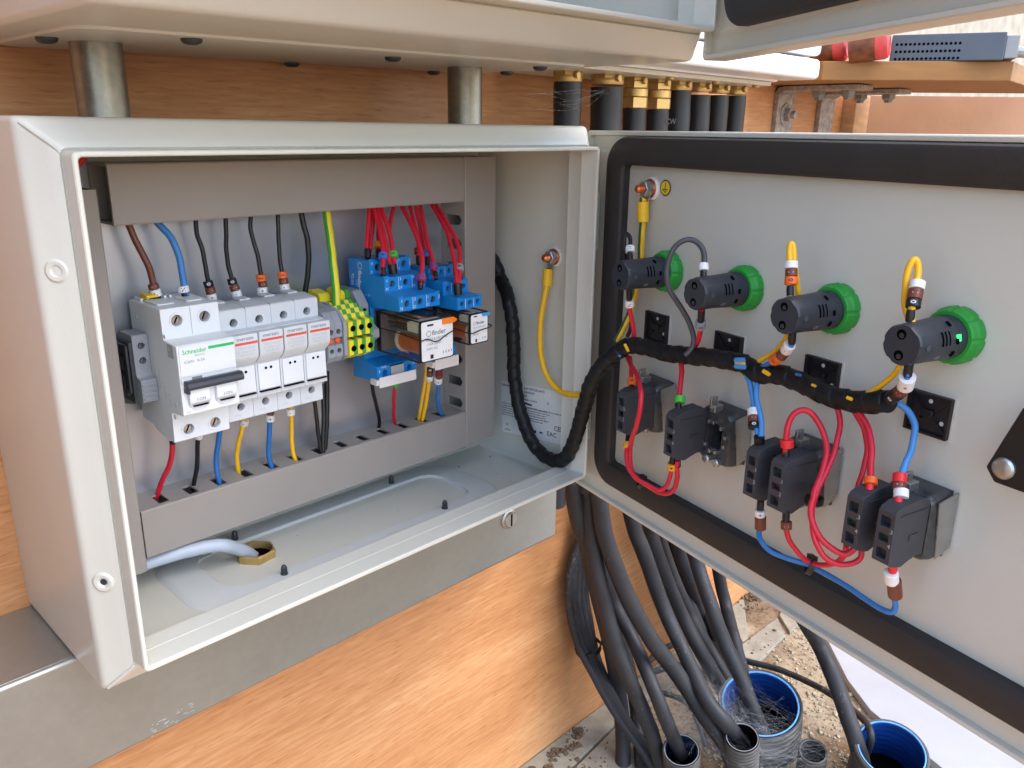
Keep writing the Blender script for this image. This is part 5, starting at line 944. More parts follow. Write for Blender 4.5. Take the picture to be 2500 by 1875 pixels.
('cable','thick black cables hanging from the brass glands','thick black cable ending in the blue lined left small conduit, left one','cable',9.03,'502.5,70,-28.9 505.6,67.9,-65.6 510.5,63.9,-124.3 522.4,52,-200.9 536.1,36.5,-268.8 553.3,17.8,-327.7 564.3,5,-371 573.7,-7.2,-420',[]),
('cable','thick black cables hanging from the brass glands','thick black cable ending in the blue lined left small conduit, right one','cable',8.17,'549.2,92,-48.9 560.4,93.3,-142.9 571.8,88.4,-203.3 584.7,80,-243.6 573.9,44.3,-270.1 558.4,6.2,-300 561,-14.2,-338 585.4,-22.1,-395',[]),
('cable','thick black cables hanging from the brass glands','thick black cable crossing from the door corner to the middle conduit','cable',9.46,'494.5,52,-25.1 503.7,51,-71.5 513.6,48,-115.3 539,34,-189 565.3,14.9,-249.2 593.4,-6.4,-300 602.6,-34.8,-338 609.4,-61.5,-368 615.5,-72.2,-395',[]),
('cable','thick black cables hanging from the brass glands','thick black cable with white paint flecks reaching the middle conduit','cable',9.03,'557,62,-38.1 577,60.6,-119 596.5,52.4,-170.6 622.6,40,-242.5 616.5,2.6,-285 600.3,-38.8,-315 603.4,-64.1,-336 635.8,-71.5,-378',[]),
('cable','thick black cables hanging from the brass glands','thick black cable behind the paint flecked one','cable',9.46,'613.3,82,-64.5 649.5,85.3,-162.9 680.8,80.1,-234.9 715.7,70,-308.4 719.7,38.7,-352.2 724.8,8.9,-391.4 728.4,-12.8,-420',[]),
('cable','thick black cables hanging from the brass glands','dusty thick black cable going down behind the cobwebs','cable',8.6,'647.1,90,-76.6 683.9,94.3,-183.5 715.9,88.2,-257.7 747,78,-320.8 743,47.7,-351.7 739.5,12.9,-384.8 735.2,-24.4,-420',[]),
('cable','thick black cables hanging from the brass glands','thick black cable of the fourth pair from the enclosure, rear one','cable',8.6,'686,90,-87.9 733.4,96.2,-217.7 766.3,90.2,-290.3 802.6,80,-367.1 773.4,35.3,-385.8 748.8,-1.6,-398.6 720.7,-41.4,-410',[]),
('cable','thick black cables hanging from the brass glands','thick black cable of the fourth pair, front one, into the wide blue conduit','cable',9.03,'672.9,62,-75.8 693.7,44,-202.8 679.6,8,-253.6 680.7,-12.3,-292 678.8,-38.8,-328 676.1,-62.9,-364 687.9,-75.2,-405',[]),
('cable','thick black cables hanging from the brass glands','rightmost of the hanging black cables in front of the timber panel','cable',8.17,'755.8,76,-103.9 769.3,52.8,-251.6 777.7,40,-309.1 735.3,0.9,-325 725.4,-21.2,-362 737.7,-29,-405',[]),
('cable','thick black cables hanging from the brass glands','thick black cable tucked behind the leftmost ones, seen against the timber','cable',8.17,'537.6,104,-49.1 561.8,105.2,-136.4 587.9,100,-219.7 594.8,81.2,-283.3 600.5,64.2,-341.2 601.5,51.4,-400 568.1,18.8,-428',[]),
('cable','thick black cables hanging from the brass glands','thick black cable deepest in the middle of the bunch, mostly hidden','cable',8.17,'690.8,106,-94 731.1,109.5,-206.1 765.6,104,-290.3 779.2,81.2,-353.9 793,61,-400 790.5,32.8,-428',[]),
('cable','thick black cables hanging from the brass glands','thick black cable filling the gap left of the rightmost hanging one','cable',7.74,'714.1,100,-99 767.9,102.6,-241.2 803.5,96,-325.5 792.3,60.8,-367.6 787.1,34.1,-395 788.9,12.6,-428',[]),
('cable','','lone thick black cable curving into the right hand blue conduit','cable',9.5,'701.4,-83.3,-215 732.2,-87,-255 757.8,-95.3,-292 748.3,-115.6,-310 741.6,-133.2,-332 728.4,-153,-352 721.1,-167.3,-370 732.3,-177.1,-410',[]),
('cable','coil of thin black cables hanging against the timber','outermost thin black cable of the tied coil','cable',4.6,'547.1,104,-130.7 542,108,-153 531,109.3,-185.9 525.4,106,-214.7 530.9,103.7,-251.7 539.7,98,-287.2 542.3,80.4,-311.6 545.4,60,-339.5 553.2,40.5,-368 563.5,17.6,-398.5 570.2,0,-425',[]),
('cable','coil of thin black cables hanging against the timber','second thin black cable of the tied coil from the outside','cable',4.6,'546.2,104,-130.4 544.6,108,-154 537.2,108.5,-188.1 533.4,106,-218.2 539.1,103.3,-255.4 547.3,98,-290.9 548.2,80.8,-314.8 550.1,60,-342.1 556.6,40.2,-369.8 565.9,16.6,-399.3 571.8,-1.5,-425',[]),
('cable','coil of thin black cables hanging against the timber','third thin black cable of the tied coil, in its middle','cable',4.6,'545.4,104,-130.1 547.1,108,-154.9 543.5,107.7,-190.4 541.6,106,-221.8 547.4,103,-259.1 554.9,98,-294.7 554.1,81.1,-318.1 554.7,60,-344.7 560,40,-371.6 568.3,15.6,-400.2 573.3,-3.1,-425',[]),
('cable','coil of thin black cables hanging against the timber','fourth thin black cable of the tied coil','cable',4.6,'544.5,104,-129.8 549.7,108,-155.9 549.9,107,-192.6 549.9,106,-225.4 555.9,102.6,-262.8 562.7,98,-298.5 560.1,81.5,-321.5 559.4,60,-347.3 563.4,39.7,-373.4 570.7,14.6,-401.1 574.9,-4.6,-425',[]),
('cable','coil of thin black cables hanging against the timber','innermost thin black cable of the tied coil','cable',4.6,'543.8,104,-129.6 551.9,108,-156.7 555.3,106.3,-194.6 557,106,-228.4 563.1,102.3,-266 569.3,98,-301.8 565.3,81.8,-324.3 563.4,60,-349.5 566.4,39.4,-375 572.8,13.7,-401.8 576.2,-5.9,-425',[]),
('cable','','thin black cable lying across the floor behind the wide blue conduit','cable',4.2,'650.7,80,-359.9 696.1,88.5,-368.2 742.4,93,-379.3 826.4,90,-416 826.2,51.9,-415 814.7,19.6,-405 822.4,-24.6,-400 818.2,-75,-395 799.6,-113.4,-385 770,-146.4,-370 746.7,-167.6,-360 733.6,-178.6,-365 749.1,-172.2,-400',[]),
('cable','','thin black cable running low between the thick cables','cable',4,'640.8,70,-361.6 681.1,69.3,-374.2 725.3,66.5,-390 769,60,-422.3',[]),
('cable','','thin dusty cable crossing low into the left small conduit','cable',3.5,'644.3,60,-382.3 655.6,27.3,-382.5 657.6,9.7,-389.7 651.2,-8.7,-407.1 645.3,-21,-420',[]),
]
# ================================================================== pilot lights on the door
def pilot(u, z, label, lit=False):
    t = thing('pilot_light', label, 'pilot light', dw(u, 0, z), 'pilot lights with green rings')
    P = dw(u, 0, z)
    # green ring nut with grip lobes
    b = MB(); n = 96; rings = []
    a, uu, ww = DN, DE, UZ
    def lobe(th): return 1.0 if (th*8/(2*math.pi)) % 1 > .13 else .955
    for tt, r in ((.2, 13.6), (.4, 14.6), (5.2, 14.6), (6.2, 14.0), (8.6, 13.2), (9.2, 12.6), (9.2, 11.2)):
        rings.append([b.add(P+a*tt+(uu*math.cos(2*math.pi*k/n)+ww*math.sin(2*math.pi*k/n))*(r*lobe(2*math.pi*k/n) if r > 12.7 else r)) for k in range(n)])
    for i in range(len(rings)-1):
        for k in range(n): b.f.append((rings[i][k], rings[i][(k+1) % n], rings[i+1][(k+1) % n], rings[i+1][k]))
    b.f.append(tuple(reversed(rings[0]))); b.f.append(tuple(rings[-1])); b.build('ring_nut', 'green_nut', t, ang=22)
    # threaded neck and body
    MB().lathe([(9, 11.0), (12, 11.0), (12.2, 10.6), (13, 10.6), (13.2, 11.0), (14.4, 11), (14.6, 10.6), (15.6, 10.6), (15.8, 10.9)], P, DN, 28, closed=False).build('thread', 'slate', t)
    b = MB(); n = 48; rings = []
    for tt, r, fl in ((15.5, 10.9, 0), (31, 10.2, 0), (33, 10.4, .3), (43.4, 10.2, 1), (44.6, 9.6, 1)):
        row = []
        for k in range(n):
            th = 2*math.pi*k/n; q = 1-.045*fl*(1 if (th*6/(2*math.pi)+.25) % 1 < .35 else 0)
            row.append(b.add(P+DN*tt+(DE*math.cos(th)+UZ*math.sin(th))*r*q))
        rings.append(row)
    for i in range(len(rings)-1):
        for k in range(n): b.f.append((rings[i][k], rings[i][(k+1) % n], rings[i+1][(k+1) % n], rings[i+1][k]))
    b.f.append(tuple(reversed(rings[0]))); b.f.append(tuple(rings[-1])); bo = b.build('body', 'slate', t, ang=24)
    for dz in (5.0, -5.2):                       # the two screw wells on the end face
        MB().lathe([(0, 2.5), (.08, 2.5), (.08, 2.1)], P+DN*44.6+UZ*dz-DE*.6, DN, 18, closed=True).build('screw_well', 'void', bo)
        MB().lathe([(0, 1.3), (.12, 1.3)], P+DN*44.7+UZ*(dz-.5)-DE*.4, DN, 10).build('screw', 'bolt', bo)
    b = MB()
    for k in range(3):                           # vent slots on the flank, facing the free edge
        b.tube([P+DN*(28-2.6*k)+DE*10.35*math.cos(q)+UZ*10.35*math.sin(q) for q in (-.05, .12, .3, .48, .62)], .55, 6, 2)
    b.build('vent_slots', 'void', bo)
    b = MB()
    for q, tt in ((.95, 20), (-.5, 18.5), (.1, 17.6)): b.tube([P+DN*tt+DE*10.85*math.cos(q+e)+UZ*10.85*math.sin(q+e) for e in (-.13, 0, .13)], .9, 6, 2)
    b.build('latch_slots', 'void', bo)
    MB().box(0, 0, 0, 0, 0, 0) if False else None
    b = MB(); c_ = P+DN*39+DE*10.0; b.lathe([(0, 1.6), (.5, 1.5)], c_, DE, 10); b.build('end_key', 'darkgrey_plastic', bo)
    text('CE', 3, P+DN*30-UZ*6.5+DE*8.3, -DN, (DE*.62+UZ*.78), 'ink_pale', bo)
    text('ZBV', 2.6, P+DN*26+UZ*8.4+DE*6.2, -DN, (UZ*.6-DE*.8)*1, 'ink_grey', bo) if False else None
    if lit:
        b = MB()
        for k in (0, 1): b.tube([P+DN*(17.5-k*1.8)+DE*10.95*math.cos(q)+UZ*10.95*math.sin(q) for q in (.1, .25, .38)], .55, 6, 2)
        b.tube([P+DN*(17.6)+DE*11*math.cos(.12)+UZ*11*math.sin(.12), P+DN*(15.6)+DE*11*math.cos(.12)+UZ*11*math.sin(.12)], .5, 6, 2)
        b.build('glow_slots', 'led_green', bo)
    return t
for u, l, lit in ((104.4, 'pilot light nearest the hinge, with a small black wire loop on top', 0), (178.9, 'second pilot light, under the tall grey wire loop', 0), (249.6, 'third pilot light, under the small yellow loop', 0), (320.6, 'pilot light nearest the lock, glowing green through its slots', 1)):
    pilot(u, 201.5, l, lit)

# ================================================================== adhesive cable tie mounts
def mount(u, z, label, w=24, h=22):
    t = thing('tie_mount', label, 'cable tie mount', dw(u, 0, z), 'black cable tie mounts stuck on the door')
    MB_ = MB(); DBOX(MB_, u-w/2-.9, u+w/2+.9, 0.05, .7, z-h/2-.9, z+h/2+.9); MB_.build('foam_pad', 'w_cream', t)
    b = MB(); DBOX(b, u-w/2, u+w/2, .8, 2.0, z-h/2, z+h/2); o = b.build('plate', 'black_plastic', t, bevel=.5)
    b = MB()
    for a, c in (((-w/2, -h/2), (w/2, -h/2)), ((w/2, -h/2), (w/2, h/2)), ((w/2, h/2), (-w/2, h/2)), ((-w/2, h/2), (-w/2, -h/2))):
        b.prism([(dw(u+a[0], 2, z+a[1]), dw(u+c[0], 2, z+c[1])), (dw(u+a[0], 4.0, z+a[1]), dw(u+c[0], 4.0, z+c[1])), (dw(u+a[0]*.88, 4.0, z+a[1]*.88), dw(u+c[0]*.88, 4.0, z+c[1]*.88)), (dw(u+a[0]*.84, 2, z+a[1]*.84), dw(u+c[0]*.84, 2, z+c[1]*.84))])
    b.build('rim', 'black_plastic', t)
    b = MB()
    for sx, sz in ((1, 1), (-1, 1), (1, -1), (-1, -1)):
        b.prism([(dw(u+sx*3.2, 2, z+sz*3.0), dw(u+sx*10, 2, z+sz*9)), (dw(u+sx*4.4, 2, z+sz*2.4), dw(u+sx*10.6, 2, z+sz*8.4)), (dw(u+sx*4.4, 3.4, z+sz*2.4), dw(u+sx*10.6, 2.8, z+sz*8.4)), (dw(u+sx*3.2, 3.4, z+sz*3.0), dw(u+sx*10, 2.8, z+sz*9))])
    b.build('web', 'black_plastic', t)
    b = MB(); DBOX(b, u-3, u+3, 2, 4.0, z-1, z+2.6); b.build('saddle', 'black_plastic', t, bevel=.6)
    b = MB(); DBOX(b, u-1, u+1.2, 5.4, 5.8, z-5, z-1.4); b.build('slot', 'w_cream', t) if False else None
    for sx, sz in ((0, .62), (.7, -.3)): MB().lathe([(0, 1.2), (.15, 1.1)], dw(u+w/2*sx*.9, 2, z+h/2*sz), DN, 12).build('hole', 'paint_in', t)
    return t
for u, z, l in ((97, 158.5, 'black tie mount half hidden by the bundle, nearest the hinge'), (170, 158.5, 'black tie mount below the second pilot light'), (245.6, 160, 'black tie mount below the third pilot light'), (314, 158, 'large looking black tie mount nearest the lock')):
    mount(u, z, l)

# ================================================================== switch bodies with contact blocks
def collar(u, z, label, open_left=False):
    t = thing('switch_body', label, 'switch body', dw(u, 0, z), 'rotary switch bodies on the door')
    # die cast collar: square ring with rounded corners round a dark bore
    b = MB(); outer = rrect(-14.5, 14.5, -20, 19, 5, 6); N_ = len(outer); rr = []
    for n_, k, hole in ((1.5, 1, 0), (10, 1, 0), (15, .94, 0), (16.5, .88, 0), (16.5, 0, 9.4), (14, 0, 9.2), (4, 0, 9.0)):
        row = []
        for x, y in outer:
            if hole: th = math.atan2(y, x); row.append(b.add(dw(u+hole*math.cos(th), n_, z+hole*math.sin(th))))
            else: row.append(b.add(dw(u+x*k, n_, z+y*k)))
        rr.append(row)
    for i in range(len(rr)-1):
        for k in range(N_): b.f.append((rr[i][k], rr[i][(k+1) % N_], rr[i+1][(k+1) % N_], rr[i+1][k]))
    b.f.append(tuple(reversed(rr[0]))); b.f.append(tuple(rr[-1])); o = b.build('collar', 'collar_metal', t, ang=26)
    MB().lathe([(0, 9), (.3, 8.8)], dw(u, 4.2, z), DN, 24).build('bore', 'void', o)
    b = MB()
    for k in range(10):                                   # cast teeth round the bore
        th = 2*math.pi*k/10+.2; cx, cz = u+10.6*math.cos(th), z+10.6*math.sin(th)
        DBOX(b, cx-1.1, cx+1.1, 15, 18.2+1.2*(k % 3), cz-1.3, cz+1.3)
    b.build('teeth', 'zinc', t, bevel=.4)
    b = MB(); DBOX(b, u-3, u+2, 12, 20, z+17, z+22); DBOX(b, u-1.6, u+.4, 16, 22, z+20, z+28); b.build('lever', 'zinc', t, bevel=.6)
    for du, dz in ((-4, -17), (5, -17)): MB().lathe([(0, 3.2), (3, 3.2), (3.8, 2.4)], dw(u+du, 16, z+dz), DN, 14).build('screw', 'zinc', t)
    # slanting anti rotation plate between collar and door
    b = MB(); b.prism([(dw(u+14.6, 14, z+15), dw(u+15.4, 14, z+15)), (dw(u+16.5, 1, z+19), dw(u+17.1, 1, z+19)), (dw(u+16.5, 1, z-12), dw(u+17.1, 1, z-12)), (dw(u+14.6, 9, z-18), dw(u+15.2, 9, z-18))]); b.build('side_plate', 'zinc', t)
    b = MB(); DBOX(b, u-13.5, u+13.5, .05, 1.4, z-19, z+18.5); b.build('base_plate', 'collar_metal', t)
    return t
def cblock(u0, u1, z, label, digits, window):
    t = thing('contact_block', label, 'contact block', dw((u0+u1)/2, 20, z), 'black contact blocks behind the switches')
    w = u1-u0; NF = 44.4
    prof = [(17, z-15), (17, z+15), (22, z+17.6), (38, z+16.6), (42.6, z+15), (NF, z+13), (NF, z-14.6), (40, z-17), (34, z-18.4), (24, z-15)]
    b = MB(); b.prism([(dw(u0, n, zz), dw(u1, n, zz)) for n, zz in prof], skip=(5,))
    for k, (dz, h) in enumerate(((13, 10.4), (2.6, 7.4), (-4.8, 9.8))):
        b.hole(dw(u0, NF, z+dz), DE, -UZ, w, h, w*.46, h*.5, w*.30, -DN*4.5, sq=2.7 if k != 1 else 2.0)
    o = b.build('body', 'contact', t, bevel=.35, ang=26)
    for dz in (7.8, -9.7): MB().lathe([(0, 2.1), (.6, 1.8)], dw(u0+w*.46, NF-4.3, z+dz), DN, 12).build('screw', 'bolt', o)
    b = MB(); DBOX(b, u0+w*.2, u0+w*.72, NF-3.2, NF-2.6, z-2.8, z+.6); b.build('actuator', {'r': 'w_windowred', 'g': 'w_windowgreen', 'k': 'void'}[window], o)
    text(digits[0], 3.2, dw(u0+w*.86, NF+.05, z+3.4), DE, UZ, 'ink_pale', o, align='CENTER'); text(digits[1], 3.2, dw(u0+w*.86, NF+.05, z-4.6), DE, UZ, 'ink_pale', o, align='CENTER')
    b = MB(); DBOX(b, u1, u1+.5, 24, 31, z-4, z-1); DBOX(b, u1, u1+.6, 18, 40, z+11, z+11.6); b.build('latch', 'contact', o)
    return t
for u, l in ((104.4, 'switch body nearest the hinge, with one contact block'), (178.4, 'switch body with its open metal bore showing'), (249, 'switch body third from the hinge, behind two contact blocks'), (319.6, 'switch body nearest the lock, behind two contact blocks')):
    collar(u, 103, l)
for u0, u1, d, wnd, l in ((108, 118, ('13', '2'), 'k', 'single contact block on the switch nearest the hinge'), (160.8, 170.6, ('.3', '4'), 'k', 'contact block left of the open metal bore'),
    (233.2, 242.2, ('.1', '2'), 'r', 'contact block under the pair of blue wires'), (252, 262.2, ('.1', '2'), 'r', 'contact block under the high red loop'),
    (303.8, 313, ('.3', '4'), 'g', 'contact block with the orange sleeve on top'), (322.4, 332, ('.3', '4'), 'g', 'rightmost contact block, with a green window')):
    cblock(u0, u1, 104.4, l, d, wnd)

# ================================================================== wires, cables, sleeves
WCAT = {'wire': 'wire', 'cable': 'cable', 'wire_bundle': 'wire bundle'}
def nums(s): return [float(q) for q in s.replace(',', ' ').split()]
VIEW = Vector((CAM_POS))
for name, grp, label, color, rad, pts, marks in WIRES:
    q = nums(pts); P = [V(*q[i:i+3]) for i in range(0, len(q), 3)]
    base = P[0]
    t = MB(); m_name = 'w_'+color if 'w_'+color in MATS else color
    n = 14 if rad > 4 else 10
    rf = None
    if name == 'wire_bundle':
        rf = lambda L, th: rad*.93+.85*((L/11.-th/(2*math.pi)) % 1)+.1*math.sin(L*.09)
        n = 26
    elif color == 'cable': rf = (lambda s: (lambda L, th: rad*(1+.012*math.sin(L*.11+s)+.01*math.sin(th*2+L*.03))))(len(label))
    t.tube(P, rad, n, 24 if name == 'wire_bundle' else 6, rfun=rf, wob={'wire': .13, 'cable': .1}.get(name, .2))
    has = bool(marks)
    if has:
        root = thing(name, label, WCAT[name], base, grp or None); o = t.build('insulation', m_name, root, ang=60)
    else:
        o = t.build(name, m_name, base=base, ang=60); tag(o, label, WCAT[name], grp or None); root = o
    if 'greenyellow' in color:                       # the stripe runs straight along one side of the wire
        uvl = o.data.uv_layers.new(name='UVMap'); side = V(.62, -.55, 0).normalized()
        for poly in o.data.polygons:
            for li in poly.loop_indices:
                k_ = o.data.vertices[o.data.loops[li].vertex_index].normal.dot(side)
                uvl.data[li].uv = (.5+.5*(k_ if color == 'greenyellow' else -k_), 0)
    for kind, col, txt, r, e in marks:
        if kind == 'marker_sleeve': r *= 1.22
        e = nums(e); A, B = V(*e[:3]), V(*e[3:]); ax = (B-A); L = ax.length; ax.normalize()
        s = MB()
        if kind in ('ferrule', 'exposed_wire'): s.lathe([(0, r*.98), (L*.6, r), (L, r*.9)], A, ax, 14)
        else: s.lathe([(0, r*.93), (.25, r), (L-.25, r), (L, r*.93)], A, ax, 18)
        so_ = s.build(kind, 'w_'+col, root, ang=40)
        if txt:
            mid = (A+B)/2; nv_ = (VIEW-mid); nv_ = (nv_-ax*nv_.dot(ax)).normalized()
            sd = nv_.cross(ax)
            text(txt, min(3.6, r*1.35), mid+nv_*(r+.06), ax, sd, 'ink' if col in ('white', 'cream', 'orange', 'amber', 'markgreen', 'markblue', 'markgrey', 'purple', 'redmark') else 'ink_white', so_, name='marking', align='CENTER', wrap=r+.06, bold=.06)
# paint flecks on one cable, cable ties
def tie(center, axis, r, label, tail=None, w=3.2):
    c = V(*center); a = V(*axis).normalized()
    t = thing('cable_tie', label, 'cable tie', c, 'black cable ties')
    MB().lathe([(-w/2, r), (-w/2, r+1.1), (w/2, r+1.1), (w/2, r)], c, a, 22, closed=False).build('band', 'black_plastic', t)
    _, u_, w_ = frame(a); d = V(*tail).normalized() if tail else u_
    b = MB(); p = c+d*(r+1); b.tube([p-a*.1, p+d*4.5], 2.6, 4, 1, smooth=False); b.build('head', 'black_plastic', t)
    if tail: MB().tube([p+d*2, p+d*9, p+d*15+V(0, 0, -2)], 1.3, 4, 3).build('tail', 'black_plastic', t)
    return t
tie(TIE1, (.5, -.7, -.5), 4.4, 'black cable tie on the red wires at the foot of the first two switches')
tie(TIE2, (.4, -.8, -.3), 5., 'black cable tie holding the blue and red wires at the foot of the door')
tie(TIE3, (0, 0, 1), 4.2, 'black cable tie on the long red wires, right of the middle switch', (.9, .3, .1))
tie(TIE4, (.25, -.1, -1), 15, 'black cable tie round the coil of thin black cables', (.8, -.5, .2), 6)
# ================================================================== white cabinet, glands, shelf and what stands on it
cb = thing('white_cabinet', 'glossy white wall cabinet with brass glands in its underside', 'cabinet', (600, 50, 349))
MB().box(420, 755, 28, 124.8, 349, 700).build('body', 'cabinet_white', cb, bevel=3, segs=3)
MB().box(420, 755, -17, 25, 350, 370).build('lid', 'cabinet_white', cb, bevel=5, segs=4)
MB().box(420, 754, -17, 25, 372.5, 700).build('door', 'cabinet_white', cb, bevel=5, segs=4)
MB().box(424, 752, -8, 30, 352, 690).build('gap', 'void', cb) if False else None
MB().box(428, 742, 30, 122, 344.6, 348.8).build('gland_plate', 'paint', cb, bevel=.8)
for x, y in ((560, 36), (640, 36), (720, 36), (738, 80)): MB().lathe([(0, 4), (-2, 4), (-2.8, 3)], (x, y, 344.6), (0, 0, 1), 14).build('screw', 'brass_old', cb)
hoses = [(446, 12, 344, 0), (500, 14.5, 344, 0), (543, 11, 326, 1), (581, 11, 322, 1), (617, 11.6, 342, 0), (654, 11.4, 337, 0), (691, 10.6, 338, 0), (727, 10.4, 340, 0)]
ord_ = ['first', 'second', 'third', 'fourth', 'fifth', 'sixth', 'seventh', 'eighth']
for k, (x, r, z, big) in enumerate(hoses):
    yy = 62
    g = thing('cable_gland', '%s brass cable gland from the left under the white cabinet' % ord_[k], 'cable gland', (x, yy, z), 'brass cable glands in a row')
    b = MB(); b.lathe([(0, r*1.1), (-3.4, r*1.12)], (x, yy, 344.6), (0, 0, 1), 6); b.build('lock_nut', 'brass_old', g)
    if big:
        zt = 341
        for h, rr in ((6.5, 1.14), (7.5, 1.06), (10, 1.18)):
            b = MB(); b.lathe([(0, r*rr*.96), (-.6, r*rr), (-h+.8, r*rr), (-h+.2, r*rr*.95)], (x, yy, zt), (0, 0, 1), 6 if rr != 1.06 else 20); b.build('hex', 'brass', g, ang=25); zt -= h
        MB().lathe([(0, r*.98), (-4, r*.98)], (x, yy, zt), (0, 0, 1), 20).build('seal', 'black_plastic', g)
    else:
        b = MB(); b.lathe([(0, r*.98), (-2, r*1.04), (-4, r*1.02), (-5.5, r*.98)], (x, yy, 341.4), (0, 0, 1), 24); b.build('collar', 'brass', g)
    MB().lathe([(0, 3), (1.8, 2.6)], (x-r*.3, yy-r-1, 341), (0, -1, 0), 12).build('earth_screw', 'brass', g)
random.seed(4)
for k, (x, r, z, big) in enumerate(hoses):
    b = MB(); zt = z-(20 if big else 4); zt = {0: 336, 1: 334, 2: 318, 3: 314, 4: 337, 5: 333, 6: 334, 7: 335}[k]
    rf = (lambda s: (lambda L, th: r*(1.0+.02*math.sin(L*.13+s)+(.05*math.sin(L*.05+s)*math.cos(th) if s > 3 else 0))))(k)
    b.tube([(x, 62, zt), (x+.6, 62, 250), (x-.6, 64, 160), (x+1, 66, 40), (x+4, 68, -60)], r, 24, 12, rfun=rf)
    o = b.build('gland_shroud', 'shroud', base=(x, 62, zt)); tag(o, '%s black sheathed cable from the left below the brass glands' % ord_[k], 'cable', 'black cables below the brass glands')
    if k == 3: text('CW', 7, (x-2, 62-r-.3, 306), V(1, -.35, 0), UZ, 'slate', o, bold=.1)
# steel angle brackets
for x, y0, l, ww in ((934, 16, 'left angle bracket under the shelf with washer and nut', 46), (1062, 14, 'right angle bracket under the shelf with an empty hole', 44)):
    t = thing('angle_bracket', l, 'bracket', (x, 120, 300), 'steel angle brackets under the shelf')
    b = MB(); prof = [(124.8, 240), (124.8, 347), (120.5, 353), (112, 355), (y0, 355), (y0, 349), (110, 349), (118, 345), (119, 240)]
    b.xprism(prof, x, x+ww); b.build('angle', 'rust_steel', t, bevel=.8)
    if 'nut' in l:
        MB().lathe([(0, 15), (2, 15), (2.4, 14)], (x+24, 119, 320), (0, -1, 0), 24).build('washer', 'rust_steel', t); MB().lathe([(2.4, 9.5), (9, 9.5), (9.6, 8.6)], (x+24, 119, 320), (0, -1, 0), 6).build('nut', 'rust_steel', t)
        MB().lathe([(9, 5), (15, 5)], (x+24, 119, 320), (0, -1, 0), 12).build('stud', 'rust_steel', t)
    else:
        MB().lathe([(0, 9), (.3, 8.8)], (x+22, 118.9, 318), (0, -1, 0), 20).build('hole', 'void', t)
    for yy in (y0+22, y0+60): MB().lathe([(0, 9), (-5, 9), (-6, 8), (-9, 5), (-11, 5)], (x+24, yy, 349), (0, 0, 1), 6).build('bolt_head', 'zinc_dull', t)
# shelf board
sh = MB(); top_ = SHELF
sh.prism([((x, y, 356), (x, y, 377)) for x, y in top_]); sho = sh.build('shelf', 'shelf_wood', base=(1000, 40, 356), bevel=1); tag(sho, 'pale wooden shelf board on steel brackets at the upper right', 'shelf')
# network switch with rows of vent holes
sw = thing('network_switch', 'dark grey metal switch box with rows of vent holes on the shelf', 'switch box', SWA)
A_, B_, H_ = V(*SWA), V(*SWB), SWH; dx_ = (B_-A_); wl = dx_.length; dx_.normalize(); dn_ = V(-dx_.y, dx_.x, 0)
b = MB(); b.prism([(A_+dx_*q0+dn_*q1, A_+dx_*q0+dn_*q1+UZ*H_) for q0, q1 in ((0, 0), (wl, 0), (wl, 90), (0, 90))]); so3 = b.build('case', 'switch_case', sw, bevel=1)
b = MB()
for r_ in range(3):
    for k in range(15):
        c = A_+dx_*(wl*.05+k*wl*.04)+UZ*(H_*(.1+.27*r_))-dn_*.05; b.lathe([(0, H_*.055), (.3, H_*.05)], c, -dn_, 8)
b.build('vent_holes', 'void', sw)
b = MB(); b.prism([(B_+dx_*q0+dn_*q1+UZ*2, B_+dx_*q0+dn_*q1+UZ*(H_-3)) for q0, q1 in ((.5, 4), (14, 6), (14, 60), (.5, 60))]); b.build('front_panel', 'w_markgrey', sw, bevel=1)
for k in range(2): MB().tube([B_+dx_*14+dn_*(14+k*22)+UZ*(10), B_+dx_*40+dn_*(14+k*22)+UZ*8], 5, 8, 3).build('plug', 'sideprint', sw)
# red canisters lying on the shelf
for C_, ax_, R_, ln, l in ((CAN1, (.2, -.97, .1), 15, 40, 'faded red rounded canister lying next to the white cabinet'), (CAN2, (.25, -.96, .1), 15.5, 42, 'mottled red and yellow canister marked 2, beside the grey switch box')):
    t = thing('canister', l, 'canister', C_, 'red canisters lying on the shelf')
    a_ = V(*ax_).normalized(); P = V(*C_)
    MB().lathe([(-ln, R_*.98), (-14, R_)], P, a_, 28).build('barrel', 'can_mottled', t)
    MB().lathe([(-14, R_), (-5, R_*.98), (-1.6, R_*.88), (0, R_*.7), (.4, R_*.62), (-.6, R_*.5), (-.6, .1)], P, a_, 28, closed=False).build('end_cap', 'can_red', t)
    if '2' in l:
        _, u_, w_ = frame(a_); text('2', R_*.9, P-a_*.4, -u_ if False else V(a_.y, -a_.x, 0)*-1, UZ, 'ink', t, align='CENTER')
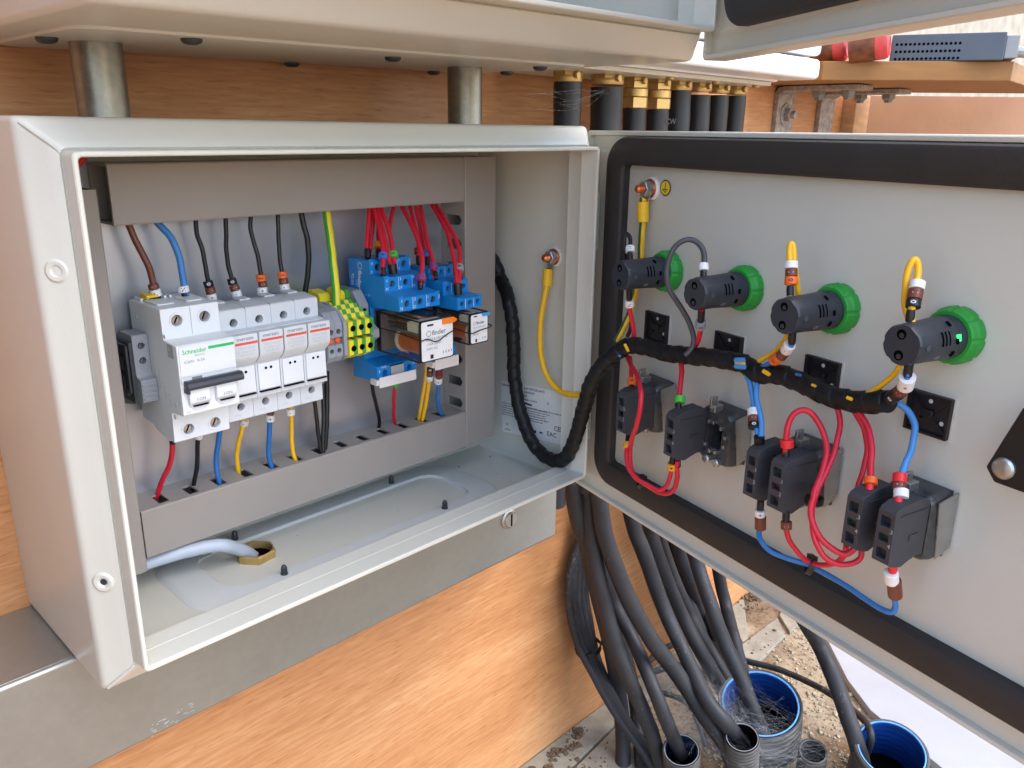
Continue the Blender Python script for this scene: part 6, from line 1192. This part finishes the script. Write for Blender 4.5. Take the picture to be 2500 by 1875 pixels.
# ================================================================== floor: conduits, white board, cobwebs
def conduit(name, label, c, axis, R, length, top_open=True, rimcol='conduit_rim', inner='conduit_in', pitch=9., cut=.12):
    a = V(*axis).normalized(); P = V(*c)
    t = thing('conduit', label, 'conduit', P-a*length, 'corrugated conduits rising from the floor')
    prof = []; L = -length
    while L < -2:
        prof += [(L, R*.93), (L+pitch*.15, R*.93), (L+pitch*.3, R), (L+pitch*.75, R), (L+pitch*.9, R*.93)]; L += pitch
    prof.append((0, R*.97))
    MB().lathe(prof, P, a, 40, closed=False).build('outer_wall', 'conduit_out', t, ang=50)
    prof = []; L = -length
    while L < -2:
        prof += [(L, R*.88), (L+pitch*.4, R*.85), (L+pitch*.8, R*.88)]; L += pitch
    prof.append((0, R*.89))
    MB().lathe(prof, P, a, 40, closed=False).build('liner', inner, t, ang=50)
    MB().lathe([(-.4, R*.90), (.5, R*.91), (.5, R*.875), (-.4, R*.865)], P, a, 40, closed=False).build('rim', rimcol, t)
    MB().lathe([(-(60 if R > 30 else 40)-1, R*.86), (-(60 if R > 30 else 40), R*.84)], P, a, 30).build('shade_disc', 'void', t)  # black disc stands in for the deep shade inside the conduit
    return t
conduit('conduit', 'wide blue lined conduit behind the cable ends, full of cobwebs', BIG1, BIG1A, BIG1R, 90)
conduit('conduit', 'corrugated conduit with bright blue inside at the right, taking one cable', BIG2, BIG2A, BIG2R, 80, pitch=9)
conduit('conduit', 'narrow conduit nearest the timber board, two cables going in', CA, CAA, CAR, 60, rimcol='w_markgrey', inner='conduit_dark', pitch=6)
conduit('conduit', 'narrow grey conduit in the middle, choked with dust and cobwebs', CB, CBA, CBR, 92, rimcol='w_markgrey', inner='void', pitch=6)
conduit('conduit', 'dusty empty conduit between the middle and the right one', CC, CCA, CCR, 46, rimcol='w_markgrey', inner='conduit_out', pitch=6)
wb = MB(); wb.prism([((x, y, -435.6), (x, y, -425)) for x, y in [(1035, 22), (985, -18), (903, -88), (862, -136), (820, -236), (770, -330), (1500, -330), (1500, 22)]])
o = wb.build('white_board', 'white_board', base=(1000, -100, -430), bevel=1); tag(o, 'white board sheet lying on the floor under the open door', 'board')
# cobwebs: hanks of fine threads
def webs(name, label, centres, n, spread, seed, r=(.10, .3)):
    random.seed(seed); b = MB()
    for k in range(n):
        A = V(*random.choice(centres)); B = V(*random.choice(centres))
        A = A+V(random.gauss(0, spread), random.gauss(0, spread), random.gauss(0, spread*.7)); B = B+V(random.gauss(0, spread), random.gauss(0, spread), random.gauss(0, spread*.7))
        if (A-B).length > 130: B = A+(B-A)*.4
        M = (A+B)/2+V(random.gauss(0, 6), random.gauss(0, 6), random.gauss(-6, 6)); M2 = A*.3+M*.7+V(random.gauss(0, 3), random.gauss(0, 3), random.gauss(0, 3))
        b.tube([A, M2, M, B], random.uniform(*r), 3, 4, caps=False)
    o = b.build(name, 'web', base=centres[0], smooth=False); tag(o, label, 'cobweb', kind='stuff'); return o
webs('cobweb', 'grey tangle of cobwebs between the cables and the conduits', [(640, 30, -330), (655, 5, -350), (640, -30, -360), (660, -20, -345), (600, -40, -372), (615, -60, -372), (635, -85, -375), (660, -100, -378), (690, -120, -384), (640, -55, -372), (590, 10, -380), (655, -60, -370)], 900, 20, 21, (.025, .065))
webs('cobweb', 'loose cobweb threads between the right pipe and the black cables', [(364, 40, 321), (388, 40, 323), (438, 40, 319), (468, 40, 328), (374, 40, 312), (413, 40, 317)], 9, 2.0, 9, (.04, .09))

for q_ in ('white_board',): dusty(q_, lo=.70, hi=.72, s=420, k=.55)
